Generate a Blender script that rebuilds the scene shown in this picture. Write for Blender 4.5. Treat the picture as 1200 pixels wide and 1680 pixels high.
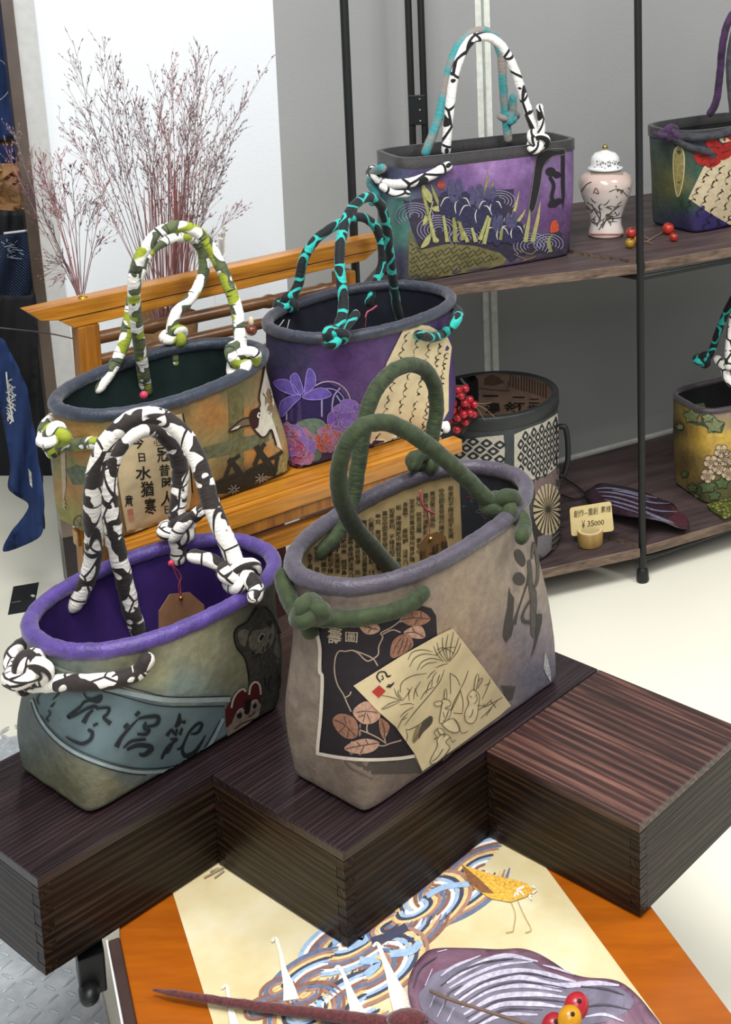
import bpy, bmesh, math, random
import numpy as np
from mathutils import Vector, Matrix, noise
from mathutils.bvhtree import BVHTree
from mathutils.geometry import delaunay_2d_cdt

for o in list(bpy.data.objects): bpy.data.objects.remove(o)
SC = bpy.context.scene
COL = SC.collection
rnd = random.Random(7)

# ------------------------------------------------------------------ camera
W_, H_ = 1200., 1680.
FPX, CXP, CYP, PIT, HC = 2166., 1162.5, 217.8, math.radians(8.99), 1.45
cd = bpy.data.cameras.new('camera'); cam = bpy.data.objects.new('camera', cd); COL.objects.link(cam)
cd.sensor_fit = 'VERTICAL'; cd.sensor_height = 36.; cd.sensor_width = 36.
cd.lens = FPX / H_ * 36.
cd.shift_x = (W_ / 2 - CXP) / H_
cd.shift_y = -(H_ / 2 - CYP) / H_
cd.clip_start = .02
cam.location = (0, 0, HC)
cam.rotation_euler = (math.radians(90) - PIT, 0, 0)
SC.camera = cam

# ------------------------------------------------------------------ light
wd = bpy.data.worlds.new('world'); SC.world = wd; wd.use_nodes = True
wd.node_tree.nodes['Background'].inputs[0].default_value = (.93, .96, 1, 1)
wd.node_tree.nodes['Background'].inputs[1].default_value = .33
SC.view_settings.view_transform = 'Standard'; SC.view_settings.look = 'None'
SC.view_settings.gamma = 1; SC.view_settings.use_curve_mapping = False
SC.view_settings.exposure = .2

def area(name, loc, target, size, power, col=(1, 1, 1), sy=None):
    l = bpy.data.lights.new(name, 'AREA'); l.energy = power; l.size = size; l.color = col
    if sy: l.shape = 'RECTANGLE'; l.size_y = sy
    o = bpy.data.objects.new(name, l); COL.objects.link(o); o.location = loc
    o.rotation_euler = (Vector(target) - Vector(loc)).to_track_quat('-Z', 'Y').to_euler()
    return o
area('ceiling_or_fill_light', (-.5, .9, 3.0), (-.4, 1.6, 0), .9, 64, (1, .985, .96))
area('ceiling_or_fill_light', (.1, -.9, 2.9), (-.2, 2.9, .3), 1.4, 46, (1, .985, .96))  # added fill lamp behind the camera, brightens front faces and the lower wall
area('ceiling_or_fill_light', (-1.9, 1.2, 3.0), (-1.15, 2.6, .9), .4, 5, (.94, .97, 1))
area('ceiling_or_fill_light', (1.5, 1.7, 3.0), (.5, 2.0, 0), 1.0, 42, (1, .985, .96))

# ------------------------------------------------------------------ geometry helpers
def V(*a): return np.array(a, float)
CAM = V(0, 0, HC)
cP, sP = math.cos(PIT), math.sin(PIT)
def ray(x, y):
    a, b = (x - CXP) / FPX, (y - CYP) / FPX
    return V(a, cP - b * sP, -(sP + b * cP))
def onz(x, y, z):
    d = ray(x, y); return CAM + d * (z - HC) / d[2]
def ony(x, y, Y):
    d = ray(x, y); return CAM + d * Y / d[1]
def onplane(x, y, p0, n):
    d = ray(x, y); n = np.asarray(n, float); return CAM + d * np.dot(np.asarray(p0) - CAM, n) / np.dot(d, n)
def proj(p):
    q = np.asarray(p, float) - CAM
    z = q[1] * cP - q[2] * sP; y = -(q[2] * cP + q[1] * sP)
    return CXP + FPX * q[0] / z, CYP + FPX * y / z
def above(x, y, p):
    """point on the view ray through x,y at the same horizontal distance as p"""
    d = ray(x, y); return CAM + d * math.hypot(p[0], p[1]) / math.hypot(d[0], d[1])
AX = V(.8225, -.5688, 0); BX = V(.5688, .8225, 0)
def ab(a, b, z=0): return AX * a + BX * b + V(0, 0, z)
def dirdeg(t):  # heading measured from +Y towards +X
    t = math.radians(t); return V(math.sin(t), math.cos(t), 0)

def lin(c):
    return tuple(((v / 255 / 12.92) if v / 255 <= .04045 else ((v / 255 + .055) / 1.055) ** 2.4) for v in c)
def hx(s):
    s = s.lstrip('#'); return lin([int(s[i:i + 2], 16) for i in (0, 2, 4)])

def empty(name, loc, label=None, cat=None, group=None, kind=None):
    o = bpy.data.objects.new(name, None); COL.objects.link(o); o.location = Vector(loc); o.empty_display_size = .02
    tag(o, label, cat, group, kind); return o
def tag(o, label=None, cat=None, group=None, kind=None):
    if label: o['label'] = label
    if cat: o['category'] = cat
    if group: o['group'] = group
    if kind: o['kind'] = kind
    return o
def org(p):
    v = V(0, 0, 0)
    while p is not None:
        v = v + np.array(p.location); p = p.parent
    return v
def mk(name, verts, faces, mat, parent=None, smooth=True, uv=None, col=None, origin=None, mats=None, fm=None):
    """verts in world space; stored relative to the parent (or to origin)"""
    verts = np.asarray(verts, float).reshape(-1, 3)
    if parent is not None: loc = V(0, 0, 0); off = org(parent)
    else:
        loc = np.asarray(origin if origin is not None else
                         V((verts[:, 0].min() + verts[:, 0].max()) / 2, (verts[:, 1].min() + verts[:, 1].max()) / 2, verts[:, 2].min()), float); off = loc
    me = bpy.data.meshes.new(name)
    me.from_pydata((verts - off).tolist(), [], [list(f) for f in faces])
    if smooth: me.polygons.foreach_set('use_smooth', [True] * len(me.polygons))
    me.materials.append(mat)
    for m in (mats or []): me.materials.append(m)
    if fm is not None: me.polygons.foreach_set('material_index', fm)
    if uv is not None:
        uvl = me.uv_layers.new(name='UVMap'); uv = np.asarray(uv)
        li = np.zeros(len(me.loops), int); me.loops.foreach_get('vertex_index', li)
        L2 = uv[li].astype(float)
        for p_ in me.polygons:      # unwrap faces that straddle the seam
            a0, a1 = p_.loop_start, p_.loop_start + p_.loop_total
            for c_ in (0, 1):
                q_ = L2[a0:a1, c_]
                if q_.max() - q_.min() > .5: q_[q_ < .5] += 1
        uvl.data.foreach_set('uv', L2.ravel())
    if col is not None:
        ca = me.color_attributes.new('Col', 'FLOAT_COLOR', 'POINT')
        c4 = np.ones((len(verts), 4)); c4[:, :3] = col; ca.data.foreach_set('color', c4.ravel())
    me.update()
    o = bpy.data.objects.new(name, me); COL.objects.link(o); o.location = Vector(loc)
    if parent is not None: o.parent = parent
    return o
def autosmooth(o, ang=35):
    o.data.polygons.foreach_set('use_smooth', [True] * len(o.data.polygons))
    o.data.set_sharp_from_angle(angle=math.radians(ang))
    return o
class MB:
    def __init__(s): s.v = []; s.f = []; s.uv = []
    def add(s, v, f, uv=None):
        n = len(s.v); s.v += [tuple(x) for x in v]; s.f += [tuple(i + n for i in q) for q in f]
        s.uv += list(uv) if uv is not None else [(0, 0)] * len(v)
    def build(s, name, mat, parent=None, **k): return mk(name, s.v, s.f, mat, parent, uv=s.uv, **k)
def prism(c, x, y, z, sx, sy, sz, bev=0.):
    """box at centre c with axes x,y,z and full sizes, optional chamfer; returns verts, faces"""
    c = np.asarray(c, float)
    bm = bmesh.new(); bmesh.ops.create_cube(bm, size=1.)
    for v in bm.verts: v.co = Vector((v.co.x * sx, v.co.y * sy, v.co.z * sz))
    if bev > 0: bmesh.ops.bevel(bm, geom=list(bm.edges), offset=bev, segments=2, affect='EDGES', profile=.6)
    bm.verts.ensure_lookup_table()
    vs = [c + np.asarray(x) * v.co.x + np.asarray(y) * v.co.y + np.asarray(z) * v.co.z for v in bm.verts]
    uv = [(v.co.x, v.co.y) for v in bm.verts]
    fs = [[v.index for v in f.verts] for f in bm.faces]
    bm.free(); return vs, fs
UP = V(0, 0, 1)
def boxab(a0, a1, b0, b1, z0, z1, bev=.0015):
    return prism(ab((a0 + a1) / 2, (b0 + b1) / 2, (z0 + z1) / 2), AX, BX, UP, a1 - a0, b1 - b0, z1 - z0, bev)
def norm(v): v = np.asarray(v, float); return v / max(1e-12, np.linalg.norm(v))
def bar(p, q, w, h, up=UP, bev=.002):
    p = np.asarray(p, float); q = np.asarray(q, float); d = norm(q - p); s = norm(np.cross(d, up)); u = np.cross(s, d)
    return prism((p + q) / 2, d, s, u, np.linalg.norm(q - p), w, h, bev)
def spline(pts, n=8, closed=False):
    P = np.asarray(pts, float); m = len(P); out = []
    rng = m if closed else m - 1
    for i in range(rng):
        if closed: p0, p1, p2, p3 = P[(i - 1) % m], P[i], P[(i + 1) % m], P[(i + 2) % m]
        else:
            p1, p2 = P[i], P[i + 1]
            p0 = P[i - 1] if i > 0 else 2 * p1 - p2
            p3 = P[i + 2] if i + 2 < m else 2 * p2 - p1
        for k in range(n):
            t = k / n
            out.append(.5 * ((2 * p1) + (-p0 + p2) * t + (2 * p0 - 5 * p1 + 4 * p2 - p3) * t * t + (-p0 + 3 * p1 - 3 * p2 + p3) * t ** 3))
    if not closed: out.append(P[-1])
    return np.array(out)
def tube(path, r, seg=12, closed=False, cap=True, wob=0., seed=0):
    P = np.asarray(path, float); n = len(P)
    R = np.full(n, r, float) if np.isscalar(r) else np.asarray(r, float)
    T = np.zeros_like(P)
    if closed: T = np.roll(P, -1, 0) - np.roll(P, 1, 0)
    else:
        T[1:-1] = P[2:] - P[:-2]; T[0] = P[1] - P[0]; T[-1] = P[-1] - P[-2]
    T /= np.maximum(1e-12, np.linalg.norm(T, axis=1))[:, None]
    a = V(0, 0, 1) if abs(T[0][2]) < .9 else V(1, 0, 0)
    N = norm(np.cross(T[0], a)); vs = []; uv = []; L = 0
    rg = random.Random(seed)
    ph = [rg.uniform(0, 6.28) for _ in range(6)]
    for i in range(n):
        if i:
            L += np.linalg.norm(P[i] - P[i - 1])
            N = N - T[i] * np.dot(N, T[i]); N = norm(N)
        Bn = np.cross(T[i], N)
        for k in range(seg):
            th = 2 * math.pi * k / seg
            rr = R[i] * (1 + wob * (math.sin(L * 300 + ph[0] + 2 * th) * .5 + math.sin(L * 170 + ph[1] + th) * .6 + math.sin(L * 520 + ph[2] + 3 * th) * .4))
            vs.append(P[i] + rr * (math.cos(th) * N + math.sin(th) * Bn)); uv.append((L, k / seg))
    fs = []
    for i in range(n if closed else n - 1):
        j = (i + 1) % n
        for k in range(seg):
            k2 = (k + 1) % seg
            fs.append((i * seg + k, i * seg + k2, j * seg + k2, j * seg + k))
    if cap and not closed:
        for i, s in ((0, -1), (n - 1, 1)):   # rounded ends
            c0 = len(vs)
            for q in (.55, .88):
                for k in range(seg):
                    base = np.asarray(vs[i * seg + k]); vs.append(P[i] + (base - P[i]) * math.sqrt(1 - q * q) + T[i] * s * R[i] * q); uv.append(uv[i * seg + k])
            vs.append(P[i] + T[i] * s * R[i]); uv.append(uv[i * seg])
            rings = [[i * seg + k for k in range(seg)], [c0 + k for k in range(seg)], [c0 + seg + k for k in range(seg)]]
            for a_, b_ in zip(rings, rings[1:]):
                for k in range(seg):
                    k2 = (k + 1) % seg; f = (a_[k], a_[k2], b_[k2], b_[k])
                    fs.append(f if s > 0 else f[::-1])
            for k in range(seg):
                f = (rings[2][k], rings[2][(k + 1) % seg], c0 + 2 * seg)
                fs.append(f if s > 0 else f[::-1])
    return vs, fs, uv
def lathe(c, prof, seg=40):
    """prof list of (r,z) from bottom to top (world z offsets from c)"""
    vs = []; fs = []; uv = []
    for j, (r, z) in enumerate(prof):
        for k in range(seg):
            t = 2 * math.pi * k / seg
            vs.append((c[0] + r * math.cos(t), c[1] + r * math.sin(t), c[2] + z)); uv.append((k / seg, z))
    for j in range(len(prof) - 1):
        for k in range(seg):
            k2 = (k + 1) % seg
            fs.append((j * seg + k, j * seg + k2, (j + 1) * seg + k2, (j + 1) * seg + k))
    return vs, fs, uv
def ball(c, r, seg=16, rings=10, sq=(1, 1, 1)):
    vs = []; fs = []
    for j in range(rings + 1):
        ph = math.pi * j / rings
        for k in range(seg):
            t = 2 * math.pi * k / seg
            vs.append((c[0] + r * sq[0] * math.sin(ph) * math.cos(t), c[1] + r * sq[1] * math.sin(ph) * math.sin(t), c[2] - r * sq[2] * math.cos(ph)))
    for j in range(rings):
        for k in range(seg):
            k2 = (k + 1) % seg
            fs.append((j * seg + k, j * seg + k2, (j + 1) * seg + k2, (j + 1) * seg + k))
    return vs, fs

# ------------------------------------------------------------------ materials
def newmat(name, rough=.6, spec=.4, metal=0.):
    m = bpy.data.materials.new(name); m.use_nodes = True
    nt = m.node_tree; b = nt.nodes['Principled BSDF']
    b.inputs['Roughness'].default_value = rough; b.inputs['Specular IOR Level'].default_value = spec; b.inputs['Metallic'].default_value = metal
    return m, nt, b
def nd(nt, t, **k):
    n = nt.nodes.new(t)
    for a, v in k.items():
        if a.startswith('i_'):
            key = a[2:]; n.inputs[int(key) if key.isdigit() else key].default_value = v
        else: setattr(n, a, v)
    return n
def coords(nt, src='Object', scale=(1, 1, 1), rot=(0, 0, 0), loc=(0, 0, 0)):
    tc = nd(nt, 'ShaderNodeTexCoord'); out = tc.outputs[src]
    if any(rot):
        m0 = nd(nt, 'ShaderNodeMapping'); m0.inputs['Rotation'].default_value = rot
        nt.links.new(out, m0.inputs[0]); out = m0.outputs[0]
    mp = nd(nt, 'ShaderNodeMapping'); mp.inputs['Scale'].default_value = scale; mp.inputs['Location'].default_value = loc
    nt.links.new(out, mp.inputs[0]); return mp.outputs[0]
def ramp(nt, fac, stops, interp='LINEAR'):
    r = nd(nt, 'ShaderNodeValToRGB'); r.color_ramp.interpolation = interp
    e = r.color_ramp.elements
    while len(e) < len(stops): e.new(.5)
    for i, (p, c) in enumerate(stops): e[i].position = p; e[i].color = (*c, 1)
    nt.links.new(fac, r.inputs[0]); return r.outputs[0]
def mixc(nt, fac, a, b, mode='MIX'):
    m = nd(nt, 'ShaderNodeMix', data_type='RGBA', blend_type=mode)
    for s, v in ((0, fac), (6, a), (7, b)):
        if isinstance(v, (int, float)): m.inputs[s].default_value = v
        elif isinstance(v, tuple): m.inputs[s].default_value = (*v, 1)
        else: nt.links.new(v, m.inputs[s])
    return m.outputs[2]
def bump(nt, b, h, dist=.001, st=1.):
    n = nd(nt, 'ShaderNodeBump'); n.inputs['Distance'].default_value = dist; n.inputs['Strength'].default_value = st
    nt.links.new(h, n.inputs['Height']); nt.links.new(n.outputs[0], b.inputs['Normal'])
def nz(nt, vec, scale, detail=3, rough=.5, dist=0.):
    n = nd(nt, 'ShaderNodeTexNoise'); n.inputs['Scale'].default_value = scale; n.inputs['Detail'].default_value = detail
    n.inputs['Roughness'].default_value = rough; n.inputs['Distortion'].default_value = dist
    nt.links.new(vec, n.inputs['Vector']); return n.outputs['Fac']
_mc = {}
def plain(hexc, rough=.6, spec=.35, metal=0., var=.12, sc=60, bmp=.0):
    key = (hexc, rough, spec, metal, var, sc, bmp)
    if key in _mc: return _mc[key]
    m, nt, b = newmat('mat_' + hexc.strip('#'), rough, spec, metal); c = hx(hexc)
    v = coords(nt); f = nz(nt, v, sc)
    nt.links.new(ramp(nt, f, [(.3, tuple(x * (1 - var) for x in c)), (.7, tuple(min(1, x * (1 + var)) for x in c))]), b.inputs['Base Color'])
    if bmp: bump(nt, b, nz(nt, v, sc * 4), bmp)
    _mc[key] = m; return m
def colattr_mat(name, rough=.65, spec=.3, var=.25, sc=28, bmp=.0008, coat=0., warp=3.0):
    """painted cloth: vertex colours carry the dye, noise gives mottling"""
    m, nt, b = newmat(name, rough, spec)
    a = nd(nt, 'ShaderNodeVertexColor', layer_name='Col'); v = coords(nt)
    f1 = nz(nt, v, sc, 5, .62, .8); f2 = nz(nt, v, sc * 4, 4, .6)
    g = ramp(nt, f1, [(.25, (1 - var,) * 3), (.75, (1 + var,) * 3)])
    c = mixc(nt, 1., a.outputs[0], g, 'MULTIPLY')
    g2 = ramp(nt, f2, [(.3, (1 - var * .5,) * 3), (.7, (1 + var * .5,) * 3)])
    c = mixc(nt, 1., c, g2, 'MULTIPLY')
    nt.links.new(c, b.inputs['Base Color'])
    if bmp:
        f3 = nz(nt, v, 900, 1); ad = nd(nt, 'ShaderNodeMath', operation='MULTIPLY_ADD'); ad.inputs[1].default_value = .25
        nt.links.new(f3, ad.inputs[0]); nt.links.new(f2, ad.inputs[2]); bump(nt, b, ad.outputs[0], bmp)
    if coat: b.inputs['Coat Weight'].default_value = coat; b.inputs['Coat Roughness'].default_value = .35
    return m
def wood(name, c0, c1, axis=0, freq=90, rough=.4, spec=.4, bmp=.0006, stretch=14, contrast=(.3, .7), coat=0., rot=(0, 0, 0)):
    """streaks along local axis"""
    m, nt, b = newmat(name, rough, spec)
    sc = [freq / 10.] * 3; sc[axis] = freq / 10. / stretch
    v = coords(nt, 'Object', tuple(sc), rot)
    f = nz(nt, v, 10, 6, .65, .35); f2 = nz(nt, coords(nt, 'Object', tuple(x * 3.1 for x in sc), rot), 10, 4, .6)
    ad = nd(nt, 'ShaderNodeMath', operation='MULTIPLY_ADD'); ad.inputs[1].default_value = .35
    nt.links.new(f2, ad.inputs[0]); nt.links.new(f, ad.inputs[2])
    nt.links.new(ramp(nt, ad.outputs[0], [(contrast[0] + .15, c0), (contrast[1] + .15, c1)]), b.inputs['Base Color'])
    if bmp: bump(nt, b, ad.outputs[0], bmp)
    if coat: b.inputs['Coat Weight'].default_value = coat; b.inputs['Coat Roughness'].default_value = .15
    return m
# ================================================================== setting
def quad_plane(name, pts, mat, label=None, kind='structure'):
    o = mk(name, pts, [list(range(len(pts)))], mat, None, smooth=False); tag(o, label, None, None, kind); return o
def slab(pts, z0, z1):
    n = len(pts); v = [(p[0], p[1], z0) for p in pts] + [(p[0], p[1], z1) for p in pts]
    f = [list(range(n))[::-1], list(range(n, 2 * n))] + [(i, (i + 1) % n, n + (i + 1) % n, n + i) for i in range(n)]
    return v, f

def mat_floor():
    m, nt, b = newmat('cream_vinyl', .35, .4); v = coords(nt)
    f = nz(nt, v, 1.3, 4); c = ramp(nt, f, [(.3, hx('e6e4d2')), (.7, hx('f0eedf'))])
    s = nz(nt, coords(nt, 'Object', (1, 3, 1)), 16, 6, .7)
    c = mixc(nt, ramp(nt, s, [(.70, (0, 0, 0)), (.78, (.45, .45, .45))]), c, hx('8f9486'))
    nt.links.new(c, b.inputs['Base Color']); return m
fl = quad_plane('floor', [(-4, -.5, 0), (3, -.5, 0), (3, 6, 0), (-4, 6, 0)], mat_floor(), 'cream vinyl shop floor with faint scuffs')

WD = dirdeg(57.); WN = V(WD[1], -WD[0], 0)      # wall direction, wall normal towards the room
W0 = V(-.367, 3.42, 0)
def wallpt(x, y): return onplane(x, y, W0, WN)
def wallt(x, y): return float(np.dot(wallpt(x, y) - W0, WD))
def wpt(t, z, off=0.): return W0 + WD * t + WN * off + UP * z
tL, tM = wallt(60, 250), wallt(458, 200)
def mat_wall(name, c, d=.05):
    m, nt, b = newmat(name, .75, .2); v = coords(nt); c = hx(c)
    nt.links.new(ramp(nt, nz(nt, v, 2.2, 3), [(.3, tuple(x * (1 - d) for x in c)), (.7, c)]), b.inputs['Base Color'])
    bump(nt, b, nz(nt, v, 160, 3), .0006); return m
def wallpanel(name, t0, t1, mat, z0=0, z1=2.9, th=.04, off=0., label=None):
    v = []
    for o_ in (off, off - th):
        v += [wpt(t0, z0, o_), wpt(t1, z0, o_), wpt(t1, z1, o_), wpt(t0, z1, o_)]
    f = [(0, 1, 2, 3), (7, 6, 5, 4), (0, 4, 5, 1), (1, 5, 6, 2), (2, 6, 7, 3), (3, 7, 4, 0)]
    o = mk(name, v, f, mat, None, smooth=False); tag(o, label, kind='structure'); return o
M_white = mat_wall('white_panel', 'dfe3e7'); M_grey = mat_wall('grey_panel', '999a99', .08)
M_alu = plain('c9cbc8', .4, .5, .0, .05); M_steel = plain('8d8178', .28, .6, .85, .25, 9)
wallpanel('wall_left', tL, tM, M_white, label='white display wall panel behind the dried grass')
ts0, ts1 = wallt(779, 20), wallt(803, 20)
wallpanel('wall_back', tM, ts0, M_grey, label='grey display wall panel behind the iron shelf')
wallpanel('wall_right', ts1, 3.2, M_grey, label='grey display wall panel at the right of the white strip')
# white aluminium joint strip between the grey panels: a channel with two raised lips
tm = (ts0 + ts1) / 2
wallpanel('trim_1', ts0, ts1, plain('d8dbd2', .45, .4), off=.004, label='white metal joint strip between the grey panels')
wallpanel('trim_2', tm - .003, tm + .001, plain('9aa09a', .45, .4), off=.009, th=.006, label='thin rib on the white joint strip')
# tall steel edged end post at the left end of the white wall
def leanbar(name, t0, t1, off0, off1, mat, lean, label, z0=0., z1=2.9):
    v = []
    for z in (z0, z1):
        dt = -lean * (z - .9)
        v += [wpt(t0 + dt, z, off1), wpt(t1 + dt, z, off1), wpt(t1 + dt, z, off0), wpt(t0 + dt, z, off0)]
    f = [(3, 2, 1, 0), (4, 5, 6, 7), (0, 1, 5, 4), (1, 2, 6, 5), (2, 3, 7, 6), (3, 0, 4, 7)]
    return tag(mk(name, v, f, mat, None, smooth=False), label, kind='structure')
LEAN = .028
leanbar('trim_3', tL - .012, tL + .026, -.05, .014, plain('c3c4c2', .35, .5, .2, .06), LEAN, 'pale grey strip edging the white wall at the far left')
leanbar('trim_4', tL - .034, tL - .012, -.05, .02, M_steel, LEAN, 'brown reflecting steel post at the far left edge of the wall')
leanbar('trim_5', tL - .034, tL - .006, -.05, .024, plain('3a3538', .2, .6, .6, .2, 8), LEAN, 'dark steel kick plate at the foot of the left post', 0, .12)
# low white cable duct along the wall foot
v, f = [], []
duct = MB(); duct.add(*bar(onz(880, 771, .082) + WN * -.016, onz(1260, 668, .082) + WN * -.016, .012, .012, bev=.003))
tag(duct.build('baseboard_back', plain('b9bab6', .5)), 'pale cable duct along the grey wall behind the lower shelf', kind='structure')
# dark opening of the neighbouring stall
bk = wpt(tL - .03, 0, -.6)
quad_plane('wall_far', [bk + V(-1.6, .1, 0), bk + V(.1, .1, 0), bk + V(.1, .1, 2.9), bk + V(-1.6, .1, 2.9)], plain('16181c', .8), 'dark back of the neighbouring stall')

# chequered steel plate on the floor
pe = [onz(160, 1600, 0), onz(178, 1680, 0)]; d1 = norm(pe[1] - pe[0])
fe = [onz(0, 1218, 0), onz(48, 1207, 0)]; d2 = norm(fe[1] - fe[0])
A_ = np.array([[d1[0], -d2[0]], [d1[1], -d2[1]]]); tt = np.linalg.solve(A_, (fe[0] - pe[0])[:2])
pc = pe[0] + d1 * tt[0]
plate_pts = [pc, pc + d1 * 1.3, pc + d1 * 1.3 - d2 * 1.0, pc - d2 * 1.0]
def mat_plate():
    m, nt, b = newmat('galvanised_plate', .38, .5, .25); v = coords(nt)
    f = nz(nt, v, 14, 5, .7)
    nt.links.new(ramp(nt, f, [(.3, hx('a4abb0')), (.55, hx('c9cfd3')), (.75, hx('e0e4e6'))]), b.inputs['Base Color'])
    bump(nt, b, nz(nt, v, 120, 4), .0008); return m
M_plate = mat_plate()
v, f = slab(plate_pts[::-1], 0, .006)
plate = mk('chequer_plate', v, f, M_plate, None, smooth=False); tag(plate, 'galvanised chequer plate lying on the floor at lower left', 'floor plate')
tr = None
k = 0
for i in range(-2, 44):
    for j in range(0, 30):
        p = pc + d1 * (.02 + i * .024) - d2 * (.012 + j * .024)
        s1 = np.dot(p - pc, d1); s2 = -np.dot(p - pc, d2)
        x, y = proj(p)
        if not (-25 < x < 200 and 1195 < y < 1700): continue
        if 1260 < y < 1490: continue
        th = math.radians(38 if (i + j) % 2 else 128)
        if tr is None:
            vv, ff = ball((0, 0, 0), 1, 10, 6); vv = [(a * .0112, b_ * .0023, max(0, c) * .0032) for a, b_, c in vv]
            tr = bpy.data.meshes.new('tread_bar'); tr.from_pydata(vv, [], ff); tr.materials.append(M_plate)
            tr.polygons.foreach_set('use_smooth', [True] * len(tr.polygons))
        o = bpy.data.objects.new('tread_bar', tr); COL.objects.link(o); o.parent = plate
        o.location = Vector(p + V(0, 0, .0058) - np.array(plate.location)); dd = d1 * math.cos(th) + d2 * math.sin(th)
        o.rotation_euler = (0, 0, math.atan2(dd[1], dd[0])); k += 1
# black card on the floor
cp = [onz(22, 963, 0), onz(64, 956, 0), onz(55, 1002, 0), onz(13, 1009, 0)]
v, f = slab([c for c in cp][::-1], .0, .0012)
card = mk('floor_card', v, f, plain('26282a', .5), None, smooth=False); tag(card, 'small black card stuck flat on the cream floor at left', 'card')
v, f = bar(onz(19, 989, .0014), onz(34, 986, .0014), .003, .0006, bev=0)
mk('printed_line', v, f, plain('6d7072'), card, smooth=False)
v, f = bar(onz(52, 976, .0014), onz(56, 979, .0014), .006, .0006, bev=0)
mk('printed_mark', v, f, plain('d5d6d2'), card, smooth=False)

# ================================================================== stepped dark boxes
ROT = (0, 0, math.radians(34.665))
def mat_box(name, axis, c0, c1, c2, rough=.36, freq=1., bmp=.0012, spec=.5, coat=.25):
    m, nt, b = newmat(name, rough, spec)
    sc = [1.] * 3; sc[axis] = .035
    v = coords(nt, 'Object', tuple(sc), ROT)
    w = nd(nt, 'ShaderNodeTexWave', wave_type='BANDS', bands_direction='DIAGONAL', wave_profile='SIN')
    w.inputs['Scale'].default_value = 55 * freq; w.inputs['Distortion'].default_value = 6.5; w.inputs['Detail'].default_value = 3; w.inputs['Detail Scale'].default_value = 1.2
    nt.links.new(v, w.inputs['Vector'])
    f = nz(nt, v, 150 * freq, 5, .7, .4); f2 = nz(nt, v, 34, 4, .6, .5)
    a1 = nd(nt, 'ShaderNodeMath', operation='MULTIPLY_ADD'); a1.inputs[1].default_value = .3; nt.links.new(w.outputs['Fac'], a1.inputs[0]); nt.links.new(f, a1.inputs[2])
    c = ramp(nt, a1.outputs[0], [(.38, c0), (.66, c1), (.95, c2)])
    c = mixc(nt, 1., c, ramp(nt, f2, [(.3, (.6, .6, .6)), (.7, (1.35, 1.35, 1.35))]), 'MULTIPLY')
    nt.links.new(c, b.inputs['Base Color']); bump(nt, b, a1.outputs[0], bmp)
    b.inputs['Coat Weight'].default_value = coat; b.inputs['Coat Roughness'].default_value = .3
    return m
M_topA = mat_box('dark_top_across', 0, hx('1c0f0e'), hx('3a211c'), hx('6d4a40'), .42)
M_topB = mat_box('dark_top_along', 1, hx('120b0c'), hx('231618'), hx('362830'), .34, 1.5, .0004)
M_sideA = mat_box('dark_side_across', 0, hx('0e0907'), hx('20150e'), hx('3d2c1c'), .34, 1.2, .0006, .17, .03)
M_sideB = mat_box('dark_side_along', 1, hx('0e0907'), hx('1e150f'), hx('3a2c22'), .34, 1.2, .0006, .17, .03)
ZT, ZB = .43, .308
BB = ZB + .0036
def wood_box(a0, a1, b0, b1, label, topmat):
    r = empty('display_box', ab((a0 + a1) / 2, (b0 + b1) / 2, ZB), label, 'box', 'stepped dark wooden display boxes')
    th, tt = .014, .012
    v, f = boxab(a0, a1, b0, b1, ZT - tt, ZT, .0012); mk('top_panel', v, f, topmat, r, smooth=False)
    n = 9; hz = (ZT - tt - BB - .0004) / n; g = .00035
    boards = {k: MB() for k in ('an', 'af', 'bn', 'bf')}; zt_ = ZT - tt - .0002
    for key, bb0, bb1 in (('an', b0, b0 + th), ('af', b1 - th, b1)): boards[key].add(*boxab(a0 + th, a1 - th, bb0, bb1, BB, zt_, 0))
    for key, aa0, aa1 in (('bn', a1 - th, a1), ('bf', a0, a0 + th)): boards[key].add(*boxab(aa0, aa1, b0 + th, b1 - th, BB, zt_, 0))
    for i in range(n):
        z0 = BB + i * hz + g; z1 = BB + (i + 1) * hz - g
        for kb, bb0, bb1 in (('an', b0, b0 + th), ('af', b1 - th, b1)):
            for ka, aa0, aa1 in (('bn', a1 - th, a1), ('bf', a0, a0 + th)):
                fa = i % 2 == 0; o_ = .0004 * (1 if fa else -1)
                s0, s1 = (aa0 - (0 if ka == 'bn' else -g * 0), aa1) if fa else (aa0, aa1)
                boards[kb if fa else ka].add(*boxab(aa0 + (g if (not fa and ka == 'bf') else 0), aa1 - (g if False else 0), bb0 + (.0003 if not fa and kb == 'an' else 0), bb1, z0, z1, .0004))
    mk('side_board', boards['an'].v, boards['an'].f, M_sideA, r, smooth=False); mk('side_board', boards['af'].v, boards['af'].f, M_sideA, r, smooth=False)
    mk('side_board', boards['bn'].v, boards['bn'].f, M_sideB, r, smooth=False); mk('side_board', boards['bf'].v, boards['bf'].f, M_sideB, r, smooth=False)
    return r
g = .0008
wood_box(-1.565, -1.326 - g, .643, 1.304, 'longest dark stained wooden box, under the purple-rimmed bag at left', M_topB)
wood_box(-1.326 + g, -1.0865 - g, .859, 1.304, 'middle dark stained wooden box, under the bag with green rope handles', M_topB)
wood_box(-1.0865 + g, -.845, 1.083, 1.304, 'short dark stained wooden box at right with empty streaked top', M_topA)

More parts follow.
